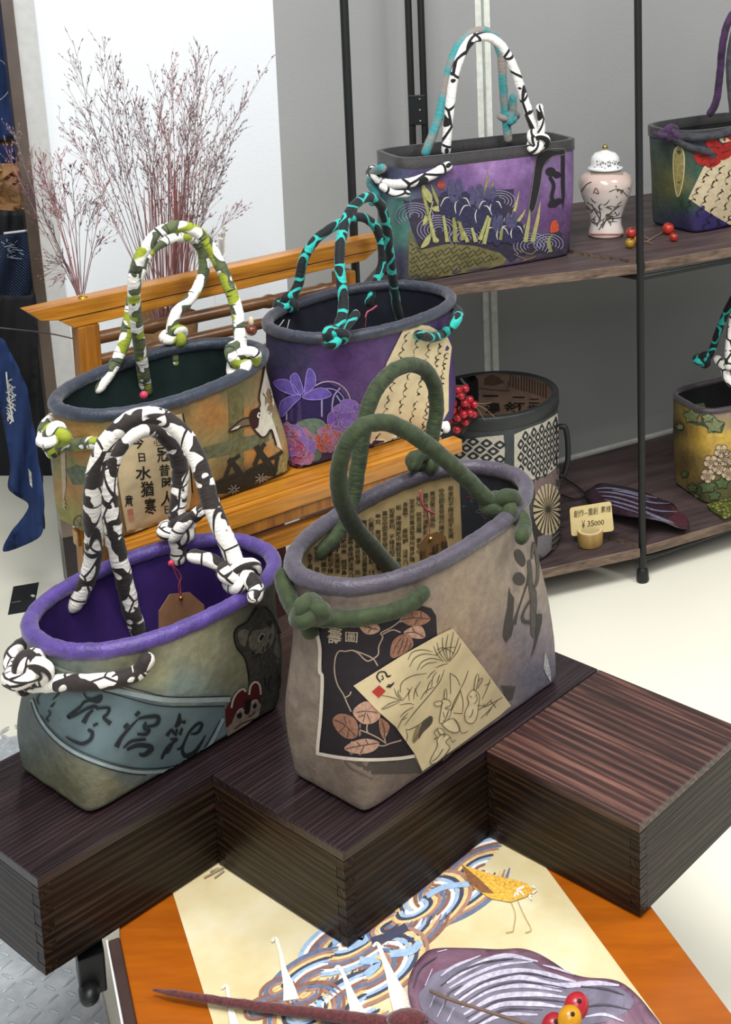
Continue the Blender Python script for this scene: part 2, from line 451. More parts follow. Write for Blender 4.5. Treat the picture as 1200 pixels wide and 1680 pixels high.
# ================================================================== low orange table with brocade runner
TU = norm(V(.5, -.843, 0)); TN = V(-TU[1], TU[0], 0)     # near direction, rightwards
TLp = onz(196, 1535, ZB); wid = .545
def tpt(u, n, z=ZB): return V(*(TLp + TU * u + TN * n)[:2], z)
tabl = empty('low_table', tpt(.2, wid / 2, 0), 'low orange-brown wooden table under the stepped dark boxes', 'table')
def rounded(pts, r, n=6):
    out = []; m = len(pts)
    for i in range(m):
        p = np.asarray(pts[i])[:2]; a_ = np.asarray(pts[i - 1])[:2]; b_ = np.asarray(pts[(i + 1) % m])[:2]
        u = (a_ - p) / np.linalg.norm(a_ - p); w = (b_ - p) / np.linalg.norm(b_ - p)
        for k in range(n + 1):
            t = k / n; q = (1 - t) ** 2 * (p + u * r) + 2 * t * (1 - t) * p + t * t * (p + w * r); out.append(V(q[0], q[1], 0))
    return out
M_orange = wood('orange_table_wood', hx('8a4407'), hx('a0540a'), 0, 40, .3, .5, .0002, 6, coat=.4)
outl = rounded([tpt(-.05, 0), tpt(.62, 0), tpt(.62, wid), tpt(-.05, wid)], .05)
v, f = slab(outl, ZB - .018, ZB); o = mk('table_top', v, f, M_orange, tabl, smooth=False)
bv = o.modifiers.new('b', 'BEVEL'); bv.width = .002; bv.segments = 2; bv.limit_method = 'ANGLE'
M_chan = plain('6a5550', .25, .6, .7, .3, 10)
mb = MB(); mb.add(*bar(tpt(0, -.006, ZB - .012), tpt(.56, -.006, ZB - .012), .012, .022)); mb.build('edge_rail', M_chan, tabl, smooth=False)
mb = MB(); mb.add(*bar(tpt(0, -.0135, ZB - .001), tpt(.56, -.0135, ZB - .001), .002, .003, bev=0)); mb.build('edge_bead', M_alu, tabl, smooth=False)
mb = MB(); mb.add(*bar(tpt(0.0, .012, ZB - .045), tpt(.55, .012, ZB - .045), .016, .05)); mb.build('apron', plain('3a1d0c', .4), tabl, smooth=False)
mb = MB(); mb.add(*bar(tpt(0.0, wid - .02, ZB - .045), tpt(.55, wid - .02, ZB - .045), .016, .05)); mb.build('apron', plain('3a1d0c', .4), tabl, smooth=False)
M_blk = plain('17181a', .45, .4)
for u_, n_ in ((.04, .03), (.53, .03), (.04, wid - .04), (.53, wid - .04)):
    mb = MB(); mb.add(*bar(tpt(u_, n_, .0), tpt(u_, n_, ZB - .018), .034, .034, up=TU)); mb.build('leg', M_blk, tabl, smooth=False)
mb = MB(); mb.add(*bar(tpt(-.06, -.03, ZB - .045), tpt(-.008, -.03, ZB - .045), .028, .05)); mb.build('clamp', M_blk, tabl, smooth=False)
t_ = tube([tpt(-.012, -.035, ZB - .06), tpt(.002, -.035, ZB - .06)], .011, 14); mk('clamp_knob', t_[0], t_[1], M_blk, tabl)

def mat_runner():
    m, nt, b = newmat('gold_brocade', .6, .35); v = coords(nt)
    f = nz(nt, v, 9, 4, .6); c = ramp(nt, f, [(.3, hx('e2cc90')), (.55, hx('f0e2b4')), (.75, hx('f6efd4'))])
    nt.links.new(c, b.inputs['Base Color']); b.inputs['Sheen Weight'].default_value = .2
    wv = nd(nt, 'ShaderNodeTexWave', wave_type='BANDS'); wv.inputs['Scale'].default_value = 900; nt.links.new(coords(nt), wv.inputs['Vector'])
    bump(nt, b, wv.outputs['Fac'], .0002); return m
rl0, rl1, rr0, rr1 = onz(285, 1470, ZB), onz(350, 1680, ZB), onz(915, 1450, ZB), onz(1085, 1680, ZB)
rdl, rdr = norm(rl1 - rl0), norm(rr1 - rr0)
ZR = ZB + .0012
runner_pts = [rl0 - rdl * .06, rl0 + rdl * .5, rr0 + rdr * .5, rr0 - rdr * .12]
v, f = slab(runner_pts, ZB + .0002, ZR)
runner = mk('table_runner', v, f, mat_runner(), None, smooth=False, origin=V(*((rl0 + rr1) / 2)[:2], ZB))
tag(runner, 'cream gold brocade runner with cranes and swirling waves on the orange table', 'table runner')

# ================================================================== wooden stand with bamboo back (carries two bags)
ZS = .56
E0 = onz(365, 850, ZS); E1 = onz(755, 722, ZS); RD = norm(E1 - E0); RN = V(-RD[1], RD[0], 0)
ROFF = .312
def rk(x, y, off=ROFF): return onplane(x, y, E0 + RN * off, RN)
def rs(s, off, z): return V(*(E0 + RD * s + RN * off)[:2], z)
stand = empty('wooden_stand', rs(.2, .13, 0), 'honey-brown wooden stand with bamboo rails carrying two patchwork bags', 'stand')
rrot = (0, 0, math.radians(-45.3))
M_honey = wood('honey_wood', hx('74430f'), hx('bf8028'), 0, 60, .32, .45, .0003, 16, coat=.3, rot=rrot)
M_honeyV = wood('honey_wood_upright', hx('6a3f12'), hx('a06824'), 2, 60, .4, .4, .0003, 12)
def rail(name, px, th=.03, off=ROFF, mat=None):
    P = [rk(x, y, off) for x, y in px]; n = len(P)
    v = P + [p + RN * th for p in P]
    f = [list(range(n)), list(range(2 * n - 1, n - 1, -1))] + [(i, n + i, n + (i + 1) % n, (i + 1) % n) for i in range(n)]
    o = mk(name, v, f, mat or M_honey, stand, smooth=False)
    b_ = o.modifiers.new('b', 'BEVEL'); b_.width = .0015; b_.segments = 2
    bmx = bmesh.new(); bmx.from_mesh(o.data); bmesh.ops.recalc_face_normals(bmx, faces=bmx.faces); bmx.to_mesh(o.data); bmx.free()
    return o
rail('top_rail', [(44, 512), (646, 381), (634, 406), (620, 409), (96, 526), (68, 527)], .034)
rail('under_rail', [(97, 526.5), (620, 409.5), (600, 427), (170, 528), (123, 539)], .028, ROFF + .002)
s_ = lambda x, y: float(np.dot(rk(x, y) - E0, RD))
sL = s_(148, 560); sR = s_(572, 470)
for s0 in (sL, sR):
    v, f = bar(rs(s0, ROFF + .016, 0), rs(s0, ROFF + .016, rk(140, 536)[2]), .034, .03, up=RN); mk('post', v, f, M_honeyV, stand, smooth=False)
def mat_bamboo():
    m, nt, b = newmat('smoked_bamboo', .3, .5)
    v = coords(nt, 'UV', (1, 1, 1)); f = nz(nt, coords(nt, 'UV', (6, 60, 1)), 5, 3)
    nt.links.new(ramp(nt, f, [(.3, hx('3a2415')), (.7, hx('7a5432'))]), b.inputs['Base Color']); return m
M_bam = mat_bamboo()
for (x, y), r_ in (((168, 557), .011), ((169, 594), .010), ((172, 640), .010)):
    zz = rk(x, y)[2]; pts = []; rr_ = []
    for i in range(41):
        s0 = sL + (sR - sL) * i / 40; pts.append(rs(s0, ROFF + .014, zz))
        rr_.append(r_ * (1.22 if i in (9, 27, 36) else (.93 if i in (8, 10, 26, 28, 35, 37) else 1)))
    t_ = tube(pts, rr_, 12); mk('bamboo_rail', t_[0], t_[1], M_bam, stand, uv=t_[2])
sA, sB = s_(60, 520) - .0, 0.
SL, SR = float(np.dot(onz(186, 905, ZS) - E0, RD)), float(np.dot(onz(757, 720, ZS) - E0, RD))
# seat: front rail, then slats towards the back
v, f = bar(rs(SL, .013, ZS - .012), rs(SR, .013, ZS - .012), .026, .024); mk('front_rail', v, f, M_honey, stand, smooth=False)
for k_ in range(5):
    off = .050 + k_ * .046
    v, f = bar(rs(SL + .01, off, ZS - .008), rs(SR - .02, off, ZS - .008), .036, .016); mk('seat_slat', v, f, M_honey, stand, smooth=False)
v, f = bar(rs(SL + .01, .010, ZS - .034), rs(SR - .03, .010, ZS - .034), .014, .020); mk('under_front_rail', v, f, M_honeyV, stand, smooth=False)
for s0 in (SL + .05, SR - .06):
    for off in (.02, .25):
        v, f = bar(rs(s0, off, ZS - .03), rs(s0 , off, 0), .03, .03, up=RN); mk('leg', v, f, M_honeyV, stand, smooth=False)
zst = rk(470, 878, .02)[2]
v, f = bar(rs(SL + .03, .02, zst), rs(SR - .05, .02, zst), .022, .026); mk('stretcher', v, f, M_honey, stand, smooth=False)
v, f = bar(rs(SL + .03, .25, zst), rs(SR - .05, .25, zst), .022, .026); mk('stretcher', v, f, M_honey, stand, smooth=False)
v, f = ball(rk(136, 489, ROFF + .012) , .0075, 14, 8, (1, 1, .6)); mk('brass_stud', v, f, plain('c9a23a', .25, .5, .9), stand)

# ================================================================== black iron shelf with two board levels
ZU, ZL = .73, .085
PF, PL_, PH = V(-.1465, 2.757, 0), V(-.688, 2.50, 0), V(-.69, 3.10, 0)
shelf = empty('iron_shelf', V(-.3, 2.9, 0), 'folding black iron shelf with two levels of dark brown boards', 'shelf')
M_iron = plain('1c1e1f', .45, .45, .3, .1)
M_board = wood('dark_board', hx('30262a'), hx('564746'), 0, 30, .5, .35, .0004, 8, rot=(0, 0, math.radians(-33)))
M_edge = wood('board_edge', hx('352823'), hx('7a6656'), 0, 80, .5, .35, .0006, 6, rot=(0, 0, math.radians(-33)))
def board(name, pts, z, th=.022):
    pts = [V(*p, 0) if len(p) == 2 else p for p in pts]; n = len(pts)
    v, f = slab(pts, z - th, z); fm = [0, 0] + [1] * n
    bm_o = mk(name, v, f, M_board, shelf, smooth=False, mats=[M_edge], fm=fm)
    b_ = bm_o.modifiers.new('b', 'BEVEL'); b_.width = .0012; b_.segments = 1
def ccw(p):
    a_ = sum(p[i][0] * p[(i + 1) % len(p)][1] - p[(i + 1) % len(p)][0] * p[i][1] for i in range(len(p))); return p if a_ > 0 else p[::-1]
gapd = norm(PH - PF)
lb = ccw([(-.152, 2.750), (-.70, 2.493), (-.715, 3.07), tuple((PH - gapd * .03 + V(-.01, -.02, 0))[:2])])
board('board', lb, ZU)
rb = ccw([(-.136, 2.767), (.80, 3.42), (.50, 3.93), (-.66, 3.175), tuple((PH + V(.012, .012, 0))[:2])])
board('board', rb, ZU)
board('board', ccw([(-.150, 2.742), (-.70, 2.483), (-.915, 2.855), (-.968, 2.941), (-.72, 3.06)]), ZL)
board('board', ccw([(-.136, 2.755), (.80, 3.352), (.45, 3.806), (-.66, 3.004)]), ZL)
def rod(p, q, r_=.007, name='iron_bar', mat=None):
    t_ = tube([np.asarray(p) + (np.asarray(q) - np.asarray(p)) * k_ / 6 for k_ in range(7)], r_, 12); return mk(name, t_[0], t_[1], mat or M_iron, shelf)
for p in (PF, PL_, V(-.703, 3.10, 0), V(-.675, 3.107, 0)):
    rod(p + UP * .015, p + UP * 2.6, .0082, 'post')
    rb_ = lathe(p, [(.0135, 0), (.0145, .004), (.0125, .026), (.0085, .032)], 16); mk('rubber_foot', rb_[0], rb_[1] + [list(range(16))[::-1]], M_blk, shelf)
for z in (ZU - .032, ZL - .032):
    rod(PF + UP * z, V(-.675, 3.107, z), .0062); rod(PL_ + UP * z, V(-.703, 3.10, z), .0062)
    rod(PF + UP * z, V(.72, 3.40, z), .0062)
zt_ = above(685, 180, PH)[2]
v, f = prism(V(-.689, 3.0955, zt_), V(1, .25, 0) / math.hypot(1, .25), V(-.25, 1, 0) / math.hypot(1, .25), UP, .040, .006, .072, .002); hp = mk('hinge_plate', v, f, M_iron, shelf, smooth=False)
for dz in (-.026, 0, .026):
    v, f = ball(V(-.682, 3.093, zt_ + dz), .0028, 10, 6); mk('screw', v, f, plain('9a9c9c', .3, .5, .8), hp)
# ================================================================== cloth bags
def cloth_rope(name, kind):
    """UV: x metres along the rope, y around"""
    m, nt, b = newmat(name, .7, .25)
    tcu = nd(nt, 'ShaderNodeTexCoord'); sx = nd(nt, 'ShaderNodeSeparateXYZ'); nt.links.new(tcu.outputs['UV'], sx.inputs[0])
    ag = nd(nt, 'ShaderNodeMath', operation='MULTIPLY'); ag.inputs[1].default_value = 2 * math.pi; nt.links.new(sx.outputs[1], ag.inputs[0])
    cb3 = nd(nt, 'ShaderNodeCombineXYZ'); nt.links.new(sx.outputs[0], cb3.inputs[0])
    for op, k in (('COSINE', 1), ('SINE', 2)):
        c1 = nd(nt, 'ShaderNodeMath', operation=op); nt.links.new(ag.outputs[0], c1.inputs[0])
        c2 = nd(nt, 'ShaderNodeMath', operation='MULTIPLY'); c2.inputs[1].default_value = .0098; nt.links.new(c1.outputs[0], c2.inputs[0]); nt.links.new(c2.outputs[0], cb3.inputs[k])
    v0 = cb3.outputs[0]
    def shift(sc, loc):
        mp = nd(nt, 'ShaderNodeMapping'); mp.inputs['Scale'].default_value = sc; mp.inputs['Location'].default_value = loc; nt.links.new(v0, mp.inputs[0]); return mp.outputs[0]
    def vor(sc, dist='F1', rand=1.):
        n = nd(nt, 'ShaderNodeTexVoronoi', feature=dist); n.inputs['Scale'].default_value = sc; n.inputs['Randomness'].default_value = rand; nt.links.new(v0, n.inputs['Vector']); return n.outputs
    if kind == 'cow':
        f = nz(nt, v0, 42, 1., .4, .5); c = ramp(nt, f, [(.525, hx('e6e2da')), (.538, hx('2a2422'))])
        l = vor(20, 'DISTANCE_TO_EDGE')[0]; c = mixc(nt, ramp(nt, l, [(.02, (1, 1, 1)), (.03, (0, 0, 0))]), c, hx('2a2422'))
    elif kind == 'olive':
        f = nz(nt, v0, 34, 1, .4, .5); c = ramp(nt, f, [(.52, hx('e9e7df')), (.535, hx('3b4236')), (.62, hx('55603e'))])
        g_ = nz(nt, shift((1, 1, 1), (3.1, 1.7, 0)), 30, 1, .4); c = mixc(nt, ramp(nt, g_, [(.57, (0, 0, 0)), (.60, (1, 1, 1))]), c, hx('8f9a2c'))
        l = nz(nt, shift((3, .3, .3), (0, 0, 0)), 60, 1, .4); c = mixc(nt, ramp(nt, l, [(.63, (0, 0, 0)), (.65, (1, 1, 1))]), c, hx('2c302a'))
    elif kind == 'teal':
        f = nz(nt, v0, 36, .5, .3, .3); a_ = nd(nt, 'ShaderNodeMath', operation='SUBTRACT'); a_.inputs[1].default_value = .5; nt.links.new(f, a_.inputs[0])
        a2 = nd(nt, 'ShaderNodeMath', operation='ABSOLUTE'); nt.links.new(a_.outputs[0], a2.inputs[0])
        c = ramp(nt, a2.outputs[0], [(.0, hx('23a59b')), (.045, hx('2bb3a8')), (.058, hx('12181c'))])
    elif kind == 'ink':
        l = vor(19, 'DISTANCE_TO_EDGE')[0]; c = ramp(nt, l, [(.0, hx('17171a')), (.045, hx('17171a')), (.06, hx('e2e0dd'))])
        f = nz(nt, v0, 24, 1); c = mixc(nt, ramp(nt, f, [(.66, (0, 0, 0)), (.67, (1, 1, 1))]), c, hx('141416'))
    elif kind == 'greyteal':
        f = nz(nt, shift((1, .5, .5), (0, 0, 0)), 16, 2); c = ramp(nt, f, [(.45, hx('8a837d')), (.55, hx('3f8f92'))])
    elif kind == 'green':
        f = nz(nt, v0, 90, 4); c = ramp(nt, f, [(.3, hx('222b1b')), (.7, hx('364226'))])
    elif kind == 'purple':
        f = nz(nt, v0, 30, 3); c = ramp(nt, f, [(.4, hx('2a1d33')), (.6, hx('45284f'))])
    elif kind == 'char':
        f = nz(nt, v0, 60, 3); c = ramp(nt, f, [(.4, hx('2a2c30')), (.6, hx('3a3c42'))])
    elif kind == 'inkdots':
        n_ = vor(60); c = ramp(nt, n_[0], [(.18, hx('17181a')), (.24, hx('d9d6d0'))]); l = vor(26, 'DISTANCE_TO_EDGE')[0]; c = mixc(nt, ramp(nt, l, [(.05, (1, 1, 1)), (.07, (0, 0, 0))]), c, hx('17181a'))
    nt.links.new(c, b.inputs['Base Color'])
    f = nz(nt, shift((3, 1, 1), (0, 0, 0)), 70, 4, .6); bump(nt, b, f, .0022)
    b.inputs['Sheen Weight'].default_value = .15
    return m
ROPE = {k: cloth_rope('rope_cloth_' + k, k) for k in ('cow', 'olive', 'teal', 'ink', 'greyteal', 'green', 'purple', 'char', 'inkdots')}
def rim_mat(name, c, rough=.42):
    m, nt, b = newmat(name, rough, .5); c = hx(c); v = coords(nt)
    f = nz(nt, v, 55, 5, .65); nt.links.new(ramp(nt, f, [(.3, tuple(x * .72 for x in c)), (.7, tuple(min(1, x * 1.3) for x in c))]), b.inputs['Base Color'])
    bump(nt, b, nz(nt, v, 170, 4, .65), .0016); b.inputs['Sheen Weight'].default_value = .2
    return m
def sup(t, n):
    c, s = math.cos(t), math.sin(t)
    return math.copysign(abs(c) ** (2 / n), c), math.copysign(abs(s) ** (2 / n), s)
def sring(N, n):
    """superellipse points evenly spaced along the perimeter"""
    M = N * 12; pts = np.array([sup(2 * math.pi * k / M, n) for k in range(M)]); pts = np.vstack([pts, pts[:1]])
    d = np.r_[0, np.cumsum(np.linalg.norm(np.diff(pts, axis=0), axis=1))]; q = np.linspace(0, d[-1], N, endpoint=False)
    return np.stack([np.interp(q, d, pts[:, 0]), np.interp(q, d, pts[:, 1])], 1)
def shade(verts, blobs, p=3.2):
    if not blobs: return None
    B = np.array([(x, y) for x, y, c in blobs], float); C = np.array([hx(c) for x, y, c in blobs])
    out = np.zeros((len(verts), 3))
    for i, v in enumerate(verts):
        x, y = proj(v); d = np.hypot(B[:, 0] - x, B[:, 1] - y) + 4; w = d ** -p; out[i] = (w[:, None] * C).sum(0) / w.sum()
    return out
class Bag:
    def __init__(s, label, group, bc, bth, bL, bW, zb, rc, rth, rL, rW, zr, n0=6.5, n1=2.3, blobs=None, rimc='5a3d96', rimr=.0095, lining=None, bulge=.03, name='cloth_bag', flat_rim=False, wav=.0025, seed=1, outmat=None, cat='bag'):
        s.N, s.M = 168, 44
        zb = zb + .0006; s.bc = V(bc[0], bc[1], 0); s.rc = V(rc[0], rc[1], 0); s.zb, s.zr = zb, zr
        s.dir = dirdeg(rth); s.nrm = V(s.dir[1], -s.dir[0], 0); s.rW, s.rL = rW, rL
        s.root = empty(name, V(bc[0], bc[1], zb), label, cat, group)
        def ring(t, inset=0., z=None, amp=1.):
            e = t * t * (3 - 2 * t); n = n1 + (n0 - n1) * (1 - t) ** 3.2
            L = bL + (rL - bL) * t; Wd = bW + (rW - bW) * t; k = 1 + bulge * math.sin(math.pi * t)
            th = math.radians(bth + (rth - bth) * e); d = V(math.sin(th), math.cos(th), 0); nn = V(d[1], -d[0], 0)
            c = s.bc + (s.rc - s.bc) * t; zz = zb + (zr - zb) * t if z is None else z
            q = sring(s.N, n); out = []
            for x, y in q:
                p = c + d * x * (L / 2 * k - inset) + nn * y * (Wd / 2 * k - inset) + UP * zz
                o = noise.noise(Vector((p[0] * 14 + seed * 7, p[1] * 14, zz * 11))) * wav * amp * math.sin(math.pi * min(1, t * 1.02 + .05))
                o += noise.noise(Vector((p[0] * 45 + seed * 3, p[1] * 45, zz * 30))) * wav * .35 * amp * (1 - t)
                out.append(p + (d * x + nn * y) * o)
            return out
        rings = [ring(0, .012, zb + .0), ring(0, .004, zb + .0008, 1), ring(0.004, .0008, zb + .004, 1)]
        for j in range(1, s.M + 1): rings.append(ring(j / s.M))
        vs = [p for r_ in rings for p in r_]; fs = []
        for j in range(len(rings) - 1):
            for k in range(s.N):
                k2 = (k + 1) % s.N; fs.append((j * s.N + k, (j + 1) * s.N + k, (j + 1) * s.N + k2, j * s.N + k2))
        fs.append(list(range(s.N)))
        s.body = mk('body', vs, fs, outmat or M_cloth, s.root, col=shade(vs, blobs) if blobs else None)
        s.bvh = BVHTree.FromPolygons([tuple(p) for p in vs], fs[:-1])
        inr = [ring(j / 14, .006, zb + .006 + (zr - zb - .006) * j / 14, .6) for j in range(14, -1, -1)]
        vi = [p for r_ in inr for p in r_]; fi = []
        for j in range(len(inr) - 1):
            for k in range(s.N):
                k2 = (k + 1) % s.N; fi.append((j * s.N + k, (j + 1) * s.N + k, (j + 1) * s.N + k2, j * s.N + k2))
        fi.append([(len(inr) - 1) * s.N + k for k in range(s.N)])
        s.lin = mk('lining', vi, fi, lining or plain('1d1b26', .8), s.root)
        s.lbvh = BVHTree.FromPolygons([tuple(p) for p in vi], fi)
        rp = np.array(ring(1.)); rp = (rp + np.array(inr[0])) / 2
        rp[:, 2] += .002
        s.rimpath = rp
        if flat_rim:
            r0 = np.array(ring(1., -.0022, zr + .004)); r1 = np.array(ring(1., -.0022, zr - .02)); r2 = np.array(ring(1., .008, zr + .004)); r3 = np.array(ring(1., .008, zr - .02))
            vr = list(r1) + list(r0) + list(r2) + list(r3); fr = []
            for j in range(3):
                for k in range(s.N):
                    k2 = (k + 1) % s.N; fr.append((j * s.N + k, (j + 1) * s.N + k, (j + 1) * s.N + k2, j * s.N + k2))
            s.rim = mk('rim', vr, fr, rim_mat('rim_' + rimc, rimc, .6), s.root)
        else:
            t_ = tube(rp[::1], rimr, 14, closed=True, wob=.05, seed=seed); s.rim = mk('rim', t_[0], t_[1], rim_mat('rim_' + rimc, rimc), s.root, uv=t_[2])
        s.parts = {}
    # ---- helpers on the bag
    def at(s, x, y, w):
        return onplane(x, y, s.rc + s.nrm * w, s.nrm)
    def hit(s, x, y, out=0., inner=False):
        d = ray(x, y); l, n, i, t = (s.lbvh if inner else s.bvh).ray_cast(Vector(CAM), Vector(norm(d)))
        if l is None: return None
        n = np.array(n); 
        if np.dot(n, d) > 0: n = -n
        return np.array(l) + n * out
    def w_of(s, p): return float(np.dot(p - s.rc, s.nrm))
    def rope(s, px, w0, w1, r, kind, name='handle', n=7, inner0=False, inner1=False, wob=.05, wmid=None, parent=None, seed=0):
        P = []; L = [0]
        for a_, b_ in zip(px, px[1:]): L.append(L[-1] + math.hypot(b_[0] - a_[0], b_[1] - a_[1]))
        if w0 == 'in': h = s.hit(*px[0], -.002, True); w0 = s.w_of(h)
        if w1 == 'in': h = s.hit(*px[-1], -.002, True); w1 = s.w_of(h)
        for (x, y), l in zip(px, L):
            t = l / L[-1]; w = w0 + (w1 - w0) * t
            if wmid is not None: w += (wmid - (w0 + w1) / 2) * math.sin(math.pi * t)
            P.append(s.at(x, y, w))
        path = spline(P, n); t_ = tube(path, r, 14, wob=wob, seed=seed)
        return mk(name, t_[0], t_[1], ROPE[kind], parent or s.root, uv=t_[2])
    def surf_rope(s, px, r, kind, name='side_tie', n=7, out=None, parent=None):
        """rope lying on the outside of the bag; entries (x,y) hit the body, (x,y,d) are d metres nearer than the previous point's depth"""
        P = []
        for q in px:
            if len(q) == 2:
                h = s.hit(q[0], q[1], r * .85 if out is None else out)
                P.append(h if h is not None else ony(q[0], q[1], P[-1][1]))
            else:
                P.append(ony(q[0], q[1], P[-1][1] - q[2]) if P else ony(q[0], q[1], q[2]))
        t_ = tube(spline(P, n), r, 14, wob=.05); return mk(name, t_[0], t_[1], ROPE[kind], parent or s.root, uv=t_[2])
    def knot(s, x, y, depth, size, r, kind, rot=0., name='knot', parent=None, sq=.75):
        """overhand knot: trefoil loop facing the viewer; depth given as a 3-D point whose distance it takes"""
        c = ony(x, y, depth[1]); vd = norm(ray(x, y)); rx = norm(np.cross(vd, UP)); uy = np.cross(rx, vd); P = []
        for k in range(60):
            t = 2 * math.pi * k / 60
            a_ = (math.sin(t) + 2 * math.sin(2 * t)) / 3; b_ = (math.cos(t) - 2 * math.cos(2 * t)) / 3; c_ = -math.sin(3 * t)
            u = a_ * math.cos(rot) - b_ * math.sin(rot); w = a_ * math.sin(rot) + b_ * math.cos(rot)
            P.append(c + rx * u * size + uy * w * size * sq - vd * c_ * r * 1.0)
        t_ = tube(P, r, 12, closed=True, wob=.06); return mk(name, t_[0], t_[1], ROPE[kind], parent or s.root, uv=t_[2])
    # ---- flat print laid on the cloth
    def _lay(s, part, mat, solo=False):
        k = (part, mat.name)
        if solo: s.cnt = getattr(s, 'cnt', 0) + 1; k = (part, 'solo%d' % s.cnt)
        if k not in s.parts: s.parts[k] = ([], [], mat)
        return s.parts[k]
    def _put(s, pts2, faces, part, mat, layer, inner=False, free=None, solo=False):
        vs, fs, _ = s._lay(part, mat, solo); idx = {}; d0 = len(vs)
        for i, (x, y) in enumerate(pts2):
            if free is not None: h = free(x, y)
            else: h = s.hit(x, y, .0005 + layer * .0004, inner)
            if h is None and solo and free is None:      # pull points that fall just off the cloth back onto it
                cx = sum(p[0] for p in pts2) / len(pts2); cy = sum(p[1] for p in pts2) / len(pts2); L = math.hypot(cx - x, cy - y) or 1
                for k in range(1, 14):
                    u = min(1, k * 2.2 / L); h = s.hit(x + (cx - x) * u, y + (cy - y) * u, .0005 + layer * .0004, inner)
                    if h is not None: break
            if h is not None: idx[i] = len(vs); vs.append(tuple(h))
        for f in faces:
            if all(i in idx for i in f): fs.append([idx[i] for i in f])
    def poly(s, pts, mat, part='print', layer=0, step=14, inner=False, smooth=0, free=None):
        if smooth: pts = [tuple(p) for p in spline(np.array([(x, y, 0) for x, y in pts]), smooth, closed=True)[:, :2]]
        P = []
        for i, a_ in enumerate(pts):
            b_ = pts[(i + 1) % len(pts)]; n = max(1, int(math.hypot(b_[0] - a_[0], b_[1] - a_[1]) / step))
            for k in range(n): P.append((a_[0] + (b_[0] - a_[0]) * k / n, a_[1] + (b_[1] - a_[1]) * k / n))
        nb = len(P); xs = [p[0] for p in P]; ys = [p[1] for p in P]; Q = list(P)
        def inside(x, y):
            c = False; j = nb - 1
            for i in range(nb):
                if (P[i][1] > y) != (P[j][1] > y) and x < (P[j][0] - P[i][0]) * (y - P[i][1]) / (P[j][1] - P[i][1]) + P[i][0]: c = not c
                j = i
            return c
        y = min(ys) + step * .5
        while y < max(ys):
            x = min(xs) + step * .5
            while x < max(xs):
                if inside(x, y) and min((x - p[0]) ** 2 + (y - p[1]) ** 2 for p in P) > (step * .45) ** 2: Q.append((x, y))
                x += step
            y += step
        res = delaunay_2d_cdt([Vector(q) for q in Q], [], [list(range(nb))], 1, 1e-4)
        s._put([(v.x, v.y) for v in res[0]], res[2], part, mat, layer, inner, free, True)
    def stroke(s, pts, w, mat, part='print', layer=1, n=5, inner=False, taper=(1, 1), free=None, closed=False):
        """w: width in photo pixels, number or list per control point"""
        ww = [w] * len(pts) if isinstance(w, (int, float)) else list(w)
        q = spline(np.array([(p[0], p[1], k) for p, k in zip(pts, ww)], float), n, closed)
        if closed: q = np.vstack([q, q[:1]])
        m = len(q); P = []; F = []
        for i in range(m):
            a_ = q[max(0, i - 1)]; b_ = q[min(m - 1, i + 1)]; dx, dy = b_[0] - a_[0], b_[1] - a_[1]; l = math.hypot(dx, dy) or 1
            hw = max(.15, q[i][2]) / 2
            P += [(q[i][0] - dy / l * hw, q[i][1] + dx / l * hw), (q[i][0] + dy / l * hw, q[i][1] - dx / l * hw)]
            if i: F.append((2 * i - 2, 2 * i - 1, 2 * i + 1, 2 * i))
        s._put(P, F, part, mat, layer, inner, free, max(ww) >= 5)
    def text(s, body, quad, mat, part='writing', layer=1, inner=False, bold=0., free=None):
        """glyphs mapped into the photo-pixel quad (tl, tr, br, bl)"""
        vs, fs = glyph(body, bold); tl, tr, br, bl = [np.array(q, float) for q in quad]
        P = [tuple((tl * (1 - u) + tr * u) * w + (bl * (1 - u) + br * u) * (1 - w)) for u, w in vs]
        s._put(P, fs, part, mat, layer, inner, free)
    def column(s, chars, top, bot, size, mat, part='writing', layer=1, inner=False, bold=0., shear=0., free=None):
        n = len(chars)
        for i, ch in enumerate(chars):
            if ch == ' ': continue
            t = (i + .5) / n; cx = top[0] + (bot[0] - top[0]) * t; cy = top[1] + (bot[1] - top[1]) * t
            hh = math.hypot(bot[0] - top[0], bot[1] - top[1]) / n * .46; hw = size / 2
            s.text(ch, [(cx - hw, cy - hh - shear * hw), (cx + hw, cy - hh + shear * hw), (cx + hw, cy + hh + shear * hw), (cx - hw, cy + hh - shear * hw)], mat, part, layer, inner, bold, free)
    def finish(s):
        for (part, key), (vs, fs, mat) in s.parts.items():
            if fs:
                o = mk(part, vs, fs, mat, s.root)
                if not key.startswith('solo'): o['kind'] = 'stuff'
class Surf(Bag):
    """flat print on any mesh (verts, faces in world space)"""
    def __init__(s, root, vs, fs, lvs=None, lfs=None):
        s.root = root; s.parts = {}; s.bvh = BVHTree.FromPolygons([tuple(p) for p in vs], fs)
        s.lbvh = BVHTree.FromPolygons([tuple(p) for p in lvs], lfs) if lvs is not None else s.bvh
_gl = {}
